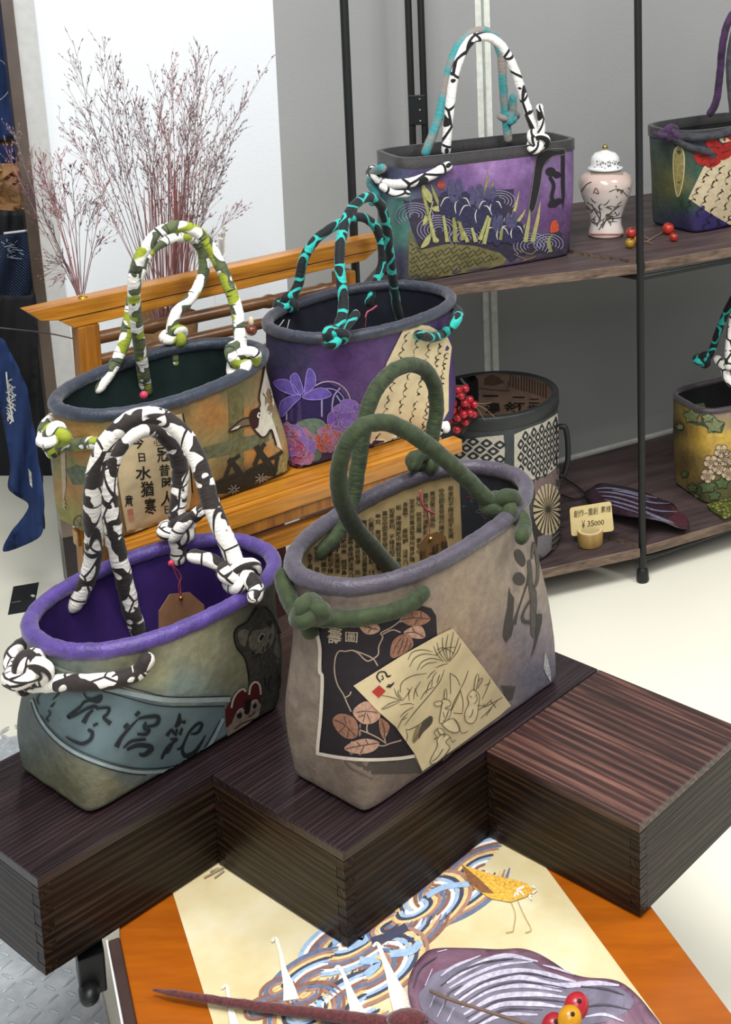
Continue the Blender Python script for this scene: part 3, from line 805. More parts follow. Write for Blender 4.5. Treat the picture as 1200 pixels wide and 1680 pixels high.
def glyph(body, bold=0.):
    """unit-square triangles of one or more glyphs (built-in font)"""
    if (body, bold) in _gl: return _gl[(body, bold)]
    cu = bpy.data.curves.new('glyph', 'FONT'); cu.body = body; cu.offset = bold; cu.resolution_u = 3
    o = bpy.data.objects.new('glyph', cu); COL.objects.link(o)
    dg = bpy.context.evaluated_depsgraph_get(); me = o.evaluated_get(dg).to_mesh()
    v = np.array([(p.co.x, p.co.y) for p in me.vertices]); f = [list(p.vertices) for p in me.polygons]
    o.evaluated_get(dg).to_mesh_clear(); bpy.data.objects.remove(o); bpy.data.curves.remove(cu)
    if len(v):
        lo, hi = v.min(0), v.max(0); ext = np.maximum(hi - lo, 1e-3)
        if len(body) == 1: m = max(ext); lo = lo - (m - ext) / 2; ext = np.array([m, m])
        v = (v - lo) / ext
    _gl[(body, bold)] = ([tuple(p) for p in v], f); return _gl[(body, bold)]

M_cloth = colattr_mat('painted_cloth', .55, .35, .28, 26, .0010)
def flat(c, **k): return plain(c, k.pop('rough', .65), .3, 0., k.pop('var', .1), k.pop('sc', 120))
GB = 'patchwork cloth bags with knotted rope handles'
# ------------------------------------------------------------------ bag A: purple rim, grey-green, cow-print rope (front left)
bA = Bag('grey-green painted bag with purple rim and black-and-white rope handles, front left', GB,
    ab(-1.4515, .864), 34.7, .266, .155, ZT, (-.691, 1.545), 35., .300, .222, .622, 16, 2.3,
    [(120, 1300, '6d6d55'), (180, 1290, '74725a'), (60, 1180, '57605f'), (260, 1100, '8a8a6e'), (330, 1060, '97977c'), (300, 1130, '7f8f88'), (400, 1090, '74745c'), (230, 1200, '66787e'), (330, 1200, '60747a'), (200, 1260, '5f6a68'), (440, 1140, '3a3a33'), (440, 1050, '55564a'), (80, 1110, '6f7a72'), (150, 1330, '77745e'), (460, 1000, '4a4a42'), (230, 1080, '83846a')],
    '46327a', .0098, plain('2a1650', .75, .25, 0, .2, 40), seed=2)
bA.rope([(121, 992), (136, 968), (151, 925), (154, 880), (151, 837), (155, 783), (171, 733), (200, 698), (237, 681), (275, 690), (308, 723), (329, 767), (346, 825), (366, 875), (385, 917), (393, 935)], 'in', .088, .0108, 'cow', seed=1)
bA.rope([(226, 1035), (216, 1005), (207, 965), (192, 900), (180, 825), (180, 770), (200, 727), (232, 706), (260, 706), (286, 735), (296, 775), (292, 825), (289, 862), (290, 885), (293, 915)], 'in', -.088, .0108, 'cow', seed=2)
bA.knot(293, 868, bA.at(293, 868, -.085), .019, .0088, 'cow', .4)
bA.rope([(285, 880), (300, 862), (318, 848), (330, 838)], -.078, -.055, .0088, 'cow', 'rope_end')
bA.knot(391, 942, bA.at(391, 942, .092), .020, .0092, 'cow', 1.9)
bA.rope([(397, 930), (410, 950), (420, 965), (419, 978)], .094, .135, .0095, 'cow', 'rope_end')
bA.rope([(318, 912), (340, 917), (362, 928), (385, 940)], .05, .085, .0085, 'cow', 'rope_end')
bA.surf_rope([(237, 1078), (222, 1098), (195, 1108), (160, 1113), (120, 1114), (85, 1116), (62, 1116), (48, 1108, .012)], .0098, 'cow')
bA.surf_rope([(52, 1124), (34, 1112, 0), (22, 1096, -.02), (20, 1078, -.02), (32, 1062, -.02), (48, 1054, -.02)], .0098, 'cow')
bA.knot(47, 1100, bA.at(47, 1100, .02), .020, .0095, 'cow', .9)

# ------------------------------------------------------------------ bag D: mauve rim, taupe with flower patch, green rope (front centre)
bD = Bag('taupe bag with mauve rim, green rope handles and a diamond paper patch, front centre', GB,
    ab(-1.179, 1.082), 34.7, .338, .134, ZT, (-.372, 1.585), 27., .362, .208, .696, 18, 2.4,
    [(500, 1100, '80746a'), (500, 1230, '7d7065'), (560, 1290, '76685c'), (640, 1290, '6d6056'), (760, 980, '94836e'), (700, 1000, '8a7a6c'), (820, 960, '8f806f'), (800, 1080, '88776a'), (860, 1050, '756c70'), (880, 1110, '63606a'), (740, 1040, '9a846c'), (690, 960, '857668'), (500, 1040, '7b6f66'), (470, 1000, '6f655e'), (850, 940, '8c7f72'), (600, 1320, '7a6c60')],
    '403a47', .0105, plain('857350', .8, .2, 0, .22, 35), seed=5)
bD.rope([(524, 905), (554, 874), (576, 827), (587, 769), (597, 703), (609, 655), (635, 617), (668, 599), (697, 606), (714, 636), (716, 679), (709, 717), (705, 752), (708, 785), (712, 803)], 'in', -.085, .0106, 'green', seed=3)
bD.rope([(647, 938), (616, 903), (583, 865), (560, 817), (557, 765), (573, 722), (597, 699), (630, 693), (668, 707), (716, 741), (764, 784), (802, 822), (820, 838)], 'in', .080, .0106, 'green', seed=4)
bD.knot(697, 756, bD.at(697, 756, -.086), .017, .0098, 'green', .3)
bD.rope([(680, 764), (686, 750), (704, 742)], -.08, -.08, .0095, 'green', 'rope_end')
bD.knot(823, 830, bD.at(823, 830, .083), .020, .0102, 'green', 2.2)
bD.rope([(836, 838), (852, 846), (860, 862), (857, 880)], .086, .125, .0106, 'green', 'rope_end')
bD.surf_rope([(686, 970), (664, 988), (630, 1001), (592, 1008), (556, 1010), (525, 1008), (508, 1000, .012)], .0100, 'green')
bD.surf_rope([(518, 1030), (502, 1018, .0), (484, 998, -.012), (470, 972, -.02), (464, 945, -.02)], .0100, 'green')
bD.knot(508, 1004, bD.at(508, 1004, .05), .015, .0095, 'green', 1.1)

# ------------------------------------------------------------------ bag B: navy rim, ochre with crane (on the stand, left)
bB = Bag('ochre bag with navy rim, flying crane and green-white rope handles on the stand', GB,
    (-.836, 1.972), 36., .325, .150, ZS, (-.841, 1.957), 24., .346, .218, .757, 10, 2.3,
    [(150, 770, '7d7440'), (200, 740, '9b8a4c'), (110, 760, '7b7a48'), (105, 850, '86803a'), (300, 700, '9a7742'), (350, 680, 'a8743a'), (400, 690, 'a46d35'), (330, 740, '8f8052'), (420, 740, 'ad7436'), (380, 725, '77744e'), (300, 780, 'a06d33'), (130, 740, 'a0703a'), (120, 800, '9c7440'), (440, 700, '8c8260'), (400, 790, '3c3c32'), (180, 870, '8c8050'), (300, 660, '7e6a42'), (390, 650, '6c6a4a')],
    '242d3c', .0098, plain('10201f', .8, .2, 0, .2, 40), seed=8)
bB.rope([(240, 641), (232, 590), (224, 532), (220, 486), (222, 447), (235, 413), (264, 380), (300, 372), (331, 387), (354, 421), (373, 463), (388, 505), (393, 545), (397, 585)], 'in', .086, .0094, 'olive', seed=5)
bB.rope([(161, 637), (182, 608), (201, 570), (212, 524), (222, 470), (239, 422), (258, 402), (287, 390), (316, 391), (333, 414), (333, 451), (316, 486), (290, 513), (281, 545), (284, 570), (286, 595)], 'in', -.092, .0092, 'olive', seed=6)
bB.knot(287, 552, bB.at(287, 552, -.09), .0165, .0085, 'olive', .4)
bB.knot(396, 590, bB.at(396, 590, .09), .022, .0088, 'olive', 1.6, sq=1.15)
v_, f_ = ball(bB.at(413, 542, .10), .0085, 14, 10); mk('wooden_bead', v_, f_, plain('5a2a1a', .3, .5), bB.root)
v_, f_ = ball(bB.at(412, 527, .10), .006, 12, 8, (.7, .7, 1.3)); mk('bead_tip', v_, f_, plain('c9b49a', .6), bB.root)
bB.surf_rope([(175, 719), (160, 722), (135, 725), (112, 726), (98, 724, .01)], .0092, 'olive')
bB.surf_rope([(96, 740), (80, 730, 0.), (72, 712, -.01), (78, 694, -.02), (92, 684, -.02)], .0092, 'olive')
bB.knot(89, 715, bB.at(89, 715, .02), .016, .0088, 'olive', .9)

# ------------------------------------------------------------------ bag C: slate rim, purple peony bag (on the stand, right)
bC = Bag('deep purple peony bag with slate rim and teal-black rope handles on the stand', GB,
    (-.617, 2.221), 45., .312, .148, ZS, (-.606, 2.234), 33., .338, .258, .781, 10, 2.3,
    [(470, 620, '362b50'), (560, 610, '4c2f62'), (620, 600, '523468'), (520, 680, '3a2d58'), (600, 690, '47305f'), (640, 640, '4f3266'), (480, 740, '3a2c56'), (560, 740, '3d2440'), (700, 600, '453060'), (720, 700, '3f2f66'), (470, 590, '2f2e44'), (650, 590, '43355c'), (660, 720, '3c2740')],
    '292e3c', .0098, plain('141620', .8, .2, 0, .2, 40), seed=11)
bC.rope([(549, 556), (556, 535), (564, 503), (559, 452), (558, 408), (568, 360), (584, 335), (606, 323), (624, 335), (633, 363), (638, 401), (644, 452), (650, 496), (656, 520)], .125, 'in', .0086, 'teal', seed=7)
bC.rope([(470, 500), (489, 468), (498, 427), (517, 395), (549, 371), (584, 356), (609, 364), (624, 389), (628, 427), (618, 462), (605, 495)], -.115, 'in', .0086, 'teal', seed=8)
bC.knot(472, 497, bC.at(472, 497, -.115), .0175, .0078, 'teal', .6)
bC.knot(549, 553, bC.at(549, 553, .128), .0175, .0078, 'teal', 1.5)
bC.rope([(560, 545), (575, 528), (584, 516)], .118, .11, .0075, 'teal', 'rope_end')
v_, f_ = ball(bC.at(584, 514, .108), .006, 12, 8); mk('rope_tip', v_, f_, plain('c9c6c0', .6), bC.root)
v_, f_ = ball(bC.at(485, 480, -.112), .006, 12, 8); mk('rope_tip', v_, f_, plain('c9c6c0', .6), bC.root)
bC.surf_rope([(682, 547), (704, 551), (722, 546), (738, 538, .004), (750, 526, -.01), (752, 512, -.03), (742, 504, -.03)], .0086, 'teal')

# ------------------------------------------------------------------ iris bag on the upper shelf
p_, q_ = onz(668, 467, ZU), onz(938, 420, ZU); dI = norm(q_ - p_); nI = V(-dI[1], dI[0], 0); LI = np.linalg.norm(q_ - p_); thI = math.degrees(math.atan2(dI[0], dI[1]))
cI = (p_ + q_) / 2 + nI * .07
rI = [onz(640, 275, .98), onz(930, 238, .98), onz(905, 208, .98), onz(640, 243, .98)]
bE = Bag('purple iris bag with dark rim and teal and white rope handles on the upper shelf', GB,
    cI, thI, LI + .01, .14, ZU, sum(rI) / 4, thI, LI + .03, .155, .98, 9, 6,
    [(690, 290, '3a3355'), (760, 290, '644a78'), (830, 280, '7a5a8c'), (800, 272, '8a6a98'), (870, 320, '58406a'), (900, 360, '543860'), (800, 330, '54426c'), (700, 340, '40384f'), (760, 370, '453c52'), (920, 300, '715a80'), (650, 300, '3a3852'), (645, 380, '3a6a5e'), (650, 340, '3f7066'), (645, 430, '332f48'), (640, 310, '44566a'), (900, 410, '37323a'), (700, 430, '45412f')],
    '201e1f', .009, plain('1d1b1c', .8), seed=14, flat_rim=True, wav=.0018)
bE.rope([(732, 247), (738, 180), (747, 120), (767, 72), (793, 60), (820, 72), (843, 110), (863, 170), (876, 210), (881, 232)], .045, .082, .0098, 'ink', seed=9)
bE.rope([(699, 250), (720, 193), (733, 130), (750, 80), (777, 53), (805, 54), (821, 84), (825, 125), (828, 170), (834, 228)], -.03, -.05, .0095, 'greyteal', seed=10)
bE.knot(836, 192, bE.at(836, 192, -.045), .020, .0078, 'greyteal', .2, sq=.45)
bE.rope([(838, 200), (842, 180), (842, 160)], -.035, -.035, .0085, 'greyteal', 'rope_end')
bE.knot(882, 232, bE.at(882, 232, .092), .020, .0088, 'ink', 1.5, sq=1.1)
bE.rope([(884, 235), (889, 212), (887, 188), (886, 176)], .095, .095, .0078, 'ink', 'rope_end')
bE.surf_rope([(732, 272), (703, 288), (673, 299), (648, 302), (630, 297), (616, 290, .0), (608, 284, -.03), (612, 276, -.03)], .0098, 'ink')
bE.surf_rope([(640, 276), (628, 282), (621, 300), (619, 318), (624, 330)], .0095, 'greyteal', out=.016)
bE.rope([(628, 306), (645, 317), (668, 318)], .10, .10, .0072, 'ink', 'rope_end')

# ------------------------------------------------------------------ right edge bags
p_, q_ = onz(1143, 385, ZU), onz(1290, 352, ZU); d_ = norm(q_ - p_); n_ = V(-d_[1], d_[0], 0); th_ = math.degrees(math.atan2(d_[0], d_[1]))
cF = (p_ + q_) / 2 + n_ * .085; LF = np.linalg.norm(q_ - p_)
bF = Bag('dark violet-green bag with red flowers and a calligraphy patch, upper shelf at right edge', GB,
    cF, th_, LF, .17, ZU, cF + V(-.012, .0, 0), th_, LF + .03, .19, .97, 8, 3.2,
    [(1120, 250, '2f4038'), (1115, 300, '5a5a34'), (1130, 330, '27402f'), (1150, 280, '2a4a3c'), (1150, 360, '2f2458'), (1190, 370, '30245c'), (1130, 370, '2a2844'), (1150, 215, '33264a'), (1190, 210, '3a2a50'), (1250, 300, '3a2a50')],
    '161518', .009, plain('131316', .8), seed=17, flat_rim=True)
bF.rope([(1166, 186), (1176, 165), (1182, 120), (1186, 75), (1194, 40), (1208, 18), (1230, 8)], -.03, -.02, .0095, 'purple')
bF.rope([(1204, 190), (1199, 140), (1198, 95), (1206, 50)], .05, .02, .0095, 'char')
bF.surf_rope([(1200, 213), (1170, 222), (1140, 225), (1115, 222), (1102, 214, 0)], .0085, 'char')
bF.surf_rope([(1162, 249), (1140, 243), (1122, 236), (1108, 228, 0.)], .0085, 'char')
bF.knot(1100, 220, bF.hit(1118, 230) + V(-.02, 0, 0), .020, .0095, 'purple', .7)
bF.rope([(1092, 222), (1082, 222), (1076, 220)], bF.w_of(bF.hit(1118, 230)), bF.w_of(bF.hit(1118, 230)), .006, 'purple', 'rope_end')

p_ = onz(1163, 832, ZL); q_ = onz(1310, 790, ZL); d_ = norm(q_ - p_); n_ = V(-d_[1], d_[0], 0); th_ = math.degrees(math.atan2(d_[0], d_[1]))
cG = (p_ + q_) / 2 + n_ * .085; LG = np.linalg.norm(q_ - p_)
bG = Bag('yellow and violet vine-leaf bag with white blossoms, lower shelf at right edge', GB,
    cG, th_, LG, .17, ZL, cG + V(-.004, .0, 0), th_, LG + .012, .185, .315, 8, 4.5,
    [(1130, 690, '8f7436'), (1150, 720, 'b08f3c'), (1190, 720, 'b99a40'), (1125, 640, '36452f'), (1120, 760, '5e4d2c'), (1140, 780, '7a6436'), (1190, 660, '4a3f78'), (1180, 640, '52477c'), (1200, 690, '8a7a58'), (1150, 800, '474a34'), (1190, 800, '5d5a3a'), (1115, 700, '2c2f22')],
    '3a3238', .007, plain('0e0d0f', .8), seed=21, flat_rim=False)
bG.rope([(1160, 590), (1170, 572), (1180, 542), (1197, 502), (1216, 470)], -.03, .02, .0092, 'teal')
bG.knot(1154, 590, bG.at(1154, 590, -.03), .018, .0085, 'teal', .4)
bG.rope([(1178, 590), (1188, 602), (1193, 618), (1200, 628)], .0, .05, .0105, 'inkdots')
bG.rope([(1196, 600), (1198, 560), (1204, 520), (1215, 490)], .05, .04, .0105, 'inkdots')
BAGS = [bA, bD, bB, bC, bE, bF, bG]
# ================================================================== flat print and patches on the bags (laid on the cloth surface)
def TF(ox, oy, sc):
    return lambda *p: [(ox + p[i] / sc, oy + p[i + 1] / sc) for i in range(0, len(p), 2)]
INK = flat('1d1a18', var=.05); PAPER = flat('b9a582', var=.16, sc=40); PAPER2 = flat('a8946f', var=.18, sc=40)
def inked(base, part, polys, mat, line=None, lw=2., layer=2, smooth=5):
    for p in polys:
        base.poly(p, mat, part, layer, 9, smooth=smooth)
        if line is not None: base.stroke(list(p), lw, line, part + '_outline', layer + 1, 4, closed=True)

def cursive(base, top, bot, amp, n, mat, seed, wmax=2.4, layer=3, part='cursive_writing'):
    """running brush script: loops and hooks down a column (photo pixels)"""
    rg = random.Random(seed); L = math.hypot(bot[0] - top[0], bot[1] - top[1]); ux, uy = (bot[0] - top[0]) / L, (bot[1] - top[1]) / L; ph = rg.uniform(0, 6)
    k = 0
    while k < n:
        m = rg.randint(2, 4); q = []; w = []
        for i in range(m * 7):
            s_ = (k + i / 7.) / n; a = 2 * math.pi * i / 7 * rg.choice([1, 1, .93]) + ph; r1 = amp * (.55 + .45 * math.sin(i * .9 + ph)); al = s_ * L + math.sin(a) * amp * .55; ac = math.cos(a) * r1
            q.append((top[0] + ux * al - uy * ac, top[1] + uy * al + ux * ac)); w.append(.7 + (wmax - .7) * max(0, math.sin(i * 1.3 + ph)) ** 2)
        base.stroke(q, w, mat, part, layer, 3); k += m + .35; ph += 1.7
# ---------- bag D
t = TF(500, 980, 5.)
b = bD
CHAR = flat('221d22', var=.12); WHT = flat('c9c0b2', var=.08); LEAFD = flat('8a6350', var=.3, sc=260); LEAFL = flat('a98672', var=.25, sc=260); TWIG = flat('9b8878')
b.poly(t(110, 150, 400, 110, 700, 80, 950, 65, 1040, 90, 1078, 150, 1085, 300, 1085, 520, 960, 900, 890, 1300, 530, 1325, 105, 1270, 140, 950, 150, 650, 135, 420), CHAR, 'flower_patch', 0)
b.stroke(t(112, 310, 132, 420, 130, 600, 152, 660, 140, 950, 118, 1180, 112, 1278), 5.5, WHT, 'patch_border', 2)
b.stroke(t(105, 1275, 300, 1310, 530, 1328, 760, 1318, 900, 1298), 5.5, WHT, 'patch_border', 2)
b.poly(t(370, 1345, 640, 1345, 900, 1318, 960, 1440, 560, 1450), flat('4a443f'), 'dark_grey_patch', 0)  # darker grey area below the patch border
b.stroke(t(330, 1345, 380, 1400, 470, 1450, 560, 1490), 2, flat('5a5048'), 'dark_grey_patch', 1)
for p in ((385, 935, 350, 860, 320, 790, 275, 715, 250, 610, 255, 500, 285, 440, 340, 440, 390, 432, 440, 455, 490, 505, 525, 520, 580, 490, 605, 460, 608, 400, 640, 325, 625, 290, 700, 250, 770, 200, 800, 160),
          (640, 300, 720, 265, 785, 285), (400, 432, 480, 460, 560, 500, 600, 560), (335, 820, 370, 800, 385, 770), (780, 200, 860, 175),
          (455, 1085, 520, 1110, 600, 1150, 665, 1195), (515, 1040, 510, 1080, 520, 1110), (555, 1205, 640, 1215, 700, 1195, 790, 1170), (660, 1190, 655, 1150, 670, 1110)):
    q = t(*p); b.stroke(q, [2.2] * len(q), TWIG, 'printed_twig', 1)
LEAF = [(445, 215, 560, 195, 620, 260, 560, 300, 490, 290), (790, 180, 850, 120, 950, 110, 1030, 175, 960, 225, 860, 230), (810, 290, 880, 240, 960, 240, 985, 325, 900, 335), (700, 470, 720, 360, 790, 305, 860, 310, 890, 390, 840, 440, 740, 495),
        (400, 950, 430, 890, 510, 850, 590, 900, 620, 970, 560, 1030, 470, 1030), (235, 1000, 300, 950, 400, 980, 440, 1050, 430, 1140, 350, 1155, 270, 1090), (330, 1240, 400, 1180, 510, 1155, 610, 1190, 560, 1260, 440, 1280), (610, 990, 660, 1010, 695, 1060, 650, 1160, 615, 1090)]
for i, p in enumerate(LEAF): b.poly(t(*p), LEAFD if i % 2 else LEAFL, 'printed_leaf', 1, 8, smooth=4)
VEIN = flat('4a342c')
for p in ((460, 225, 520, 245, 600, 262), (500, 215, 540, 245), (520, 290, 545, 255), (800, 185, 900, 165, 1020, 175), (870, 125, 890, 165), (950, 115, 955, 168), (900, 225, 920, 175), (820, 290, 900, 285, 980, 325), (880, 245, 900, 285), (725, 460, 745, 400, 790, 330), (760, 470, 790, 400, 810, 330), (800, 450, 830, 390, 840, 330), (850, 430, 870, 370),
          (430, 940, 500, 930, 590, 940), (480, 1020, 500, 940), (440, 980, 490, 960), (540, 1020, 510, 950), (250, 1000, 330, 1040, 420, 1130), (290, 1100, 340, 1050), (350, 1150, 370, 1080), (330, 970, 345, 1030), (340, 1240, 450, 1215, 600, 1190), (430, 1180, 460, 1215), (500, 1160, 520, 1200), (460, 1275, 490, 1215), (630, 1000, 650, 1080, 655, 1150)):
    q = t(*p); b.stroke(q, [1.3] * len(q), VEIN, 'leaf_vein', 2)
b.text('壽', t(195, 230, 315, 250, 300, 390, 190, 375), flat('b3a58e'), 'writing', 1, bold=.01)
b.text('圖', t(335, 280, 440, 285, 435, 370, 335, 360), flat('b3a58e'), 'writing', 1, bold=.0)
# diamond paper patch: a pasted square, slightly proud
t = TF(580, 1020, 4.444)
b.poly(t(5, 462, 360, 235, 590, 105, 715, 45, 800, 150, 940, 330, 1142, 608, 1060, 680, 760, 900, 620, 1000, 495, 1085, 440, 960, 300, 760, 180, 650), flat('c2b28c', var=.14, sc=30), 'paper_patch', 4)
SK = flat('4f4632'); SK2 = flat('6f6448')
b.poly(t(132, 505, 185, 458, 232, 500, 180, 550), flat('9a2e26'), 'red_seal', 5)
b.stroke(t(195, 435, 170, 400, 185, 365, 225, 362, 245, 395, 270, 385), [2.5, 2.5, 2, 2.5, 3, 1.5], INK, 'writing', 5)
b.stroke(t(205, 385, 215, 410, 200, 418), 1.6, INK, 'writing', 5); b.stroke(t(235, 470, 265, 462, 292, 438), [2, 3.5, 1.5], INK, 'writing', 5); b.stroke(t(250, 450, 265, 475), 2.2, INK, 'writing', 5)
for p in ((335, 510, 345, 440, 420, 390, 525, 372), (365, 750, 440, 650, 560, 510, 620, 430, 655, 345), (390, 275, 420, 220, 490, 200, 570, 215), (400, 325, 440, 260, 510, 230, 600, 240), (455, 350, 490, 290, 560, 262, 640, 280), (480, 340, 530, 300, 600, 290), (575, 170, 600, 230, 650, 290), (600, 145, 620, 220, 670, 290), (640, 110, 645, 200, 680, 290), (680, 90, 665, 190, 685, 285), (720, 70, 700, 180, 690, 280), (760, 110, 730, 200, 690, 280), (775, 150, 745, 220, 690, 285), (590, 240, 660, 190, 740, 180), (600, 200, 650, 185, 730, 230), (590, 330, 640, 310, 680, 300),
          (200, 630, 260, 590, 340, 565), (195, 530, 270, 545, 345, 570), (200, 632, 230, 625, 330, 580), (290, 480, 310, 530, 345, 565), (325, 490, 320, 520, 350, 560), (350, 570, 400, 500, 380, 480), (400, 570, 395, 520, 420, 470), (430, 560, 440, 500, 480, 430), (460, 540, 440, 480), (330, 600, 400, 590, 430, 600), (330, 690, 370, 650, 430, 615), (310, 780, 350, 700, 390, 660), (350, 710, 380, 690), (520, 520, 540, 450, 560, 420), (480, 560, 520, 500, 580, 470), (560, 470, 570, 400, 600, 360), (600, 440, 620, 380), (530, 410, 560, 370, 590, 350),
          (370, 780, 400, 780, 470, 745, 520, 700), (375, 785, 385, 830, 375, 870), (430, 880, 460, 820, 500, 780), (695, 370, 700, 520), (695, 370, 740, 400, 770, 460), (830, 350, 800, 430, 770, 490), (770, 490, 720, 590, 700, 660), (770, 490, 790, 580, 785, 665), (720, 660, 785, 665), (640, 1010, 700, 960), (900, 640, 960, 600, 1000, 560), (920, 700, 980, 640, 1050, 560), (940, 620, 1000, 590, 1080, 545), (960, 680, 1000, 620), (990, 570, 1030, 620), (930, 560, 970, 470, 990, 410), (950, 460, 990, 440)):
    q = t(*p); b.stroke(q, [.8] + [1.25] * (len(q) - 2) + [.7] if len(q) > 2 else [1.1] * len(q), SK, 'ink_sketch', 5, 4)
b.poly(t(470, 790, 490, 735, 540, 685, 568, 690, 560, 740, 500, 800, 465, 850), flat('4a4538'), 'ink_sketch', 5, smooth=3)
b.poly(t(420, 870, 440, 780, 475, 755, 460, 850), flat('837557'), 'ink_sketch', 5, smooth=3)
# two loosely sketched hares
HL = flat('ccbd97'); 
for p in ((640, 560, 690, 570, 695, 600, 655, 625, 700, 640, 680, 700, 640, 730, 615, 720, 630, 620), (640, 730, 720, 700, 765, 770, 740, 800, 690, 790, 650, 760), (655, 490, 665, 490, 668, 545, 650, 550), (575, 585, 620, 572, 640, 590, 600, 610),
          (820, 540, 860, 490, 905, 530, 900, 600, 890, 680, 860, 730, 810, 720, 800, 660, 830, 590), (870, 480, 885, 385, 900, 385, 895, 430, 880, 490), (600, 850, 640, 810, 690, 830, 660, 870, 690, 910, 640, 980, 570, 1030, 550, 1000, 600, 900), (600, 770, 640, 780, 650, 815, 620, 810)):
    b.poly(t(*p), HL, 'ink_hare', 6, 8, smooth=3); b.stroke(t(*p), .9, SK, 'ink_hare_outline', 7, 4, closed=True)
for p in ((600, 770, 575, 800, 600, 840), (590, 850, 575, 845, 600, 835), (640, 830, 660, 815), (690, 830, 710, 870, 730, 850), (640, 920, 600, 980, 560, 1010), (690, 910, 660, 960, 640, 1000), (880, 520, 890, 560, 870, 590), (835, 530, 850, 545), (890, 600, 930, 605, 940, 590), (830, 690, 850, 670, 860, 630), (720, 700, 745, 740, 770, 800, 800, 800, 820, 790), (650, 690, 640, 650), (680, 640, 660, 700, 640, 715), (895, 430, 910, 410, 930, 410, 890, 480), (700, 640, 740, 560, 765, 500)):
    b.stroke(t(*p), 1.1, SK, 'ink_sketch', 8, 4)
# brush characters on the right of the face
t = TF(780, 860, 5.79)
BR = flat('3f3a35', var=.15); BR2 = flat('4f4a44', var=.15)
b.poly(t(370, 260, 400, 237, 440, 260, 472, 330, 470, 380, 445, 403, 400, 365, 372, 310), BR, 'brush_character', 1, 8, smooth=3)
b.poly(t(355, 510, 380, 465, 430, 460, 470, 515, 455, 565, 415, 580, 370, 555), BR, 'brush_character', 1, 8, smooth=3)
b.poly(t(318, 590, 330, 650, 365, 700, 362, 800, 350, 920, 370, 930, 340, 1060, 290, 1122, 260, 1060, 275, 920, 300, 800, 312, 680), BR, 'brush_character', 1, 8)
b.stroke(t(365, 950, 400, 830, 450, 680, 490, 560, 505, 470), [7, 3, 2.5, 3, 4], BR, 'brush_character', 1)
b.poly(t(492, 345, 520, 330, 535, 400, 545, 560, 580, 640, 585, 760, 575, 880, 570, 1000, 550, 1085, 525, 1040, 520, 880, 520, 700, 500, 580), BR2, 'brush_character', 1, 8)
b.stroke(t(520, 720, 470, 800, 445, 870, 460, 920, 520, 930), [3, 3, 4, 6, 6], BR, 'brush_character', 2)
b.stroke(t(530, 330, 545, 230, 560, 170, 575, 260, 590, 400, 585, 530, 560, 600), [3, 5, 5, 6, 5, 5, 4], BR2, 'brush_character', 2)
b.stroke(t(600, 850, 600, 930, 580, 1060, 555, 1170, 528, 1250), [10, 9, 5, 3, 1], BR, 'brush_character', 2)
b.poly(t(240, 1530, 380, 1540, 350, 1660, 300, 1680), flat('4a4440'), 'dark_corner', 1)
b.poly(t(660, 1200, 690, 1300, 715, 1420, 715, 1500, 690, 1460, 645, 1370), flat('9fa0a0', var=.5, sc=300), 'side_flower', 1)
# lining: sheets of printed text, dark sheet at the right
LT = flat('2b241c')
txt = '色不異空空即是受想行識亦復如是舍利子諸法相不生滅垢淨增減故中無眼耳鼻舌身意聲香味觸法界乃至老死苦集道智得所菩提薩埵依般若波羅蜜多心罣礙有恐怖遠離顛倒夢究竟涅槃三世佛'
ki = 0
def backy(x): return np.interp(x, [500, 520, 560, 600, 650, 700, 750], [915, 893, 866, 850, 828, 806, 792])
def fronty(x): return np.interp(x, [500, 520, 560, 600, 650, 700, 750], [925, 938, 948, 947, 931, 906, 880])
x = 508.
while x < 748:
    y0, y1 = backy(x) + 2, fronty(x) + 4; hh = 8.6; n = int((y1 - y0) / hh)
    for k in range(max(0, n)):
        cy = y0 + hh * (k + .5); 
        if rnd.random() < .06: continue
        w2 = 4.6
        b.text(txt[ki % len(txt)], [(x - w2, cy - 4), (x + w2, cy - 4.6), (x + w2, cy + 3.6), (x - w2, cy + 4)], LT, 'lining_text', 1, True, .012); ki += 1
    x += 11.2 if x < 700 else 15
b.poly([(754, 786), (790, 776), (838, 790), (868, 815), (852, 838), (800, 862), (758, 884)], flat('1b1d22'), 'dark_lining_sheet', 2, inner=True)
for k in range(26):
    px_, py_ = rnd.uniform(764, 835), 0; py_ = np.interp(px_, [760, 850], [rnd.uniform(800, 868), rnd.uniform(800, 832)])
    b.stroke([(px_, py_), (px_ + rnd.uniform(-6, 6), py_ + rnd.uniform(-5, 5)), (px_ + rnd.uniform(-8, 8), py_ + rnd.uniform(-7, 7))], 1.4, flat('5c1f1f') if k % 3 == 0 else flat('38404a'), 'dark_sheet_print', 3, inner=True)

# ---------- bag A
t = TF(40, 1090, 3.529); b = bA
BAND = flat('5d6f74', var=.18, sc=25); BLINE = flat('8f9da0'); BDK = flat('23292b')
b.poly(t(60, 150, 120, 120, 380, 120, 540, 150, 720, 210, 860, 240, 1160, 235, 1140, 320, 1080, 440, 1000, 545, 860, 595, 700, 610, 560, 590, 400, 545, 260, 480, 160, 395, 90, 300), BAND, 'painted_banner', 0)
b.stroke(t(45, 200, 80, 290, 150, 390, 260, 485, 400, 555, 560, 605, 700, 622, 860, 605, 1000, 555, 1080, 450, 1150, 310), 5.5, BLINE, 'banner_edge', 2)
b.stroke(t(45, 215, 78, 305, 148, 405, 258, 500, 398, 570, 560, 620, 700, 637), 1.6, BDK, 'banner_edge_line', 3)
b.stroke(t(100, 290, 160, 375, 265, 462, 405, 532, 560, 582, 700, 600, 860, 584, 990, 536, 1062, 440, 1130, 320), 1.6, BDK, 'banner_edge_line', 3)
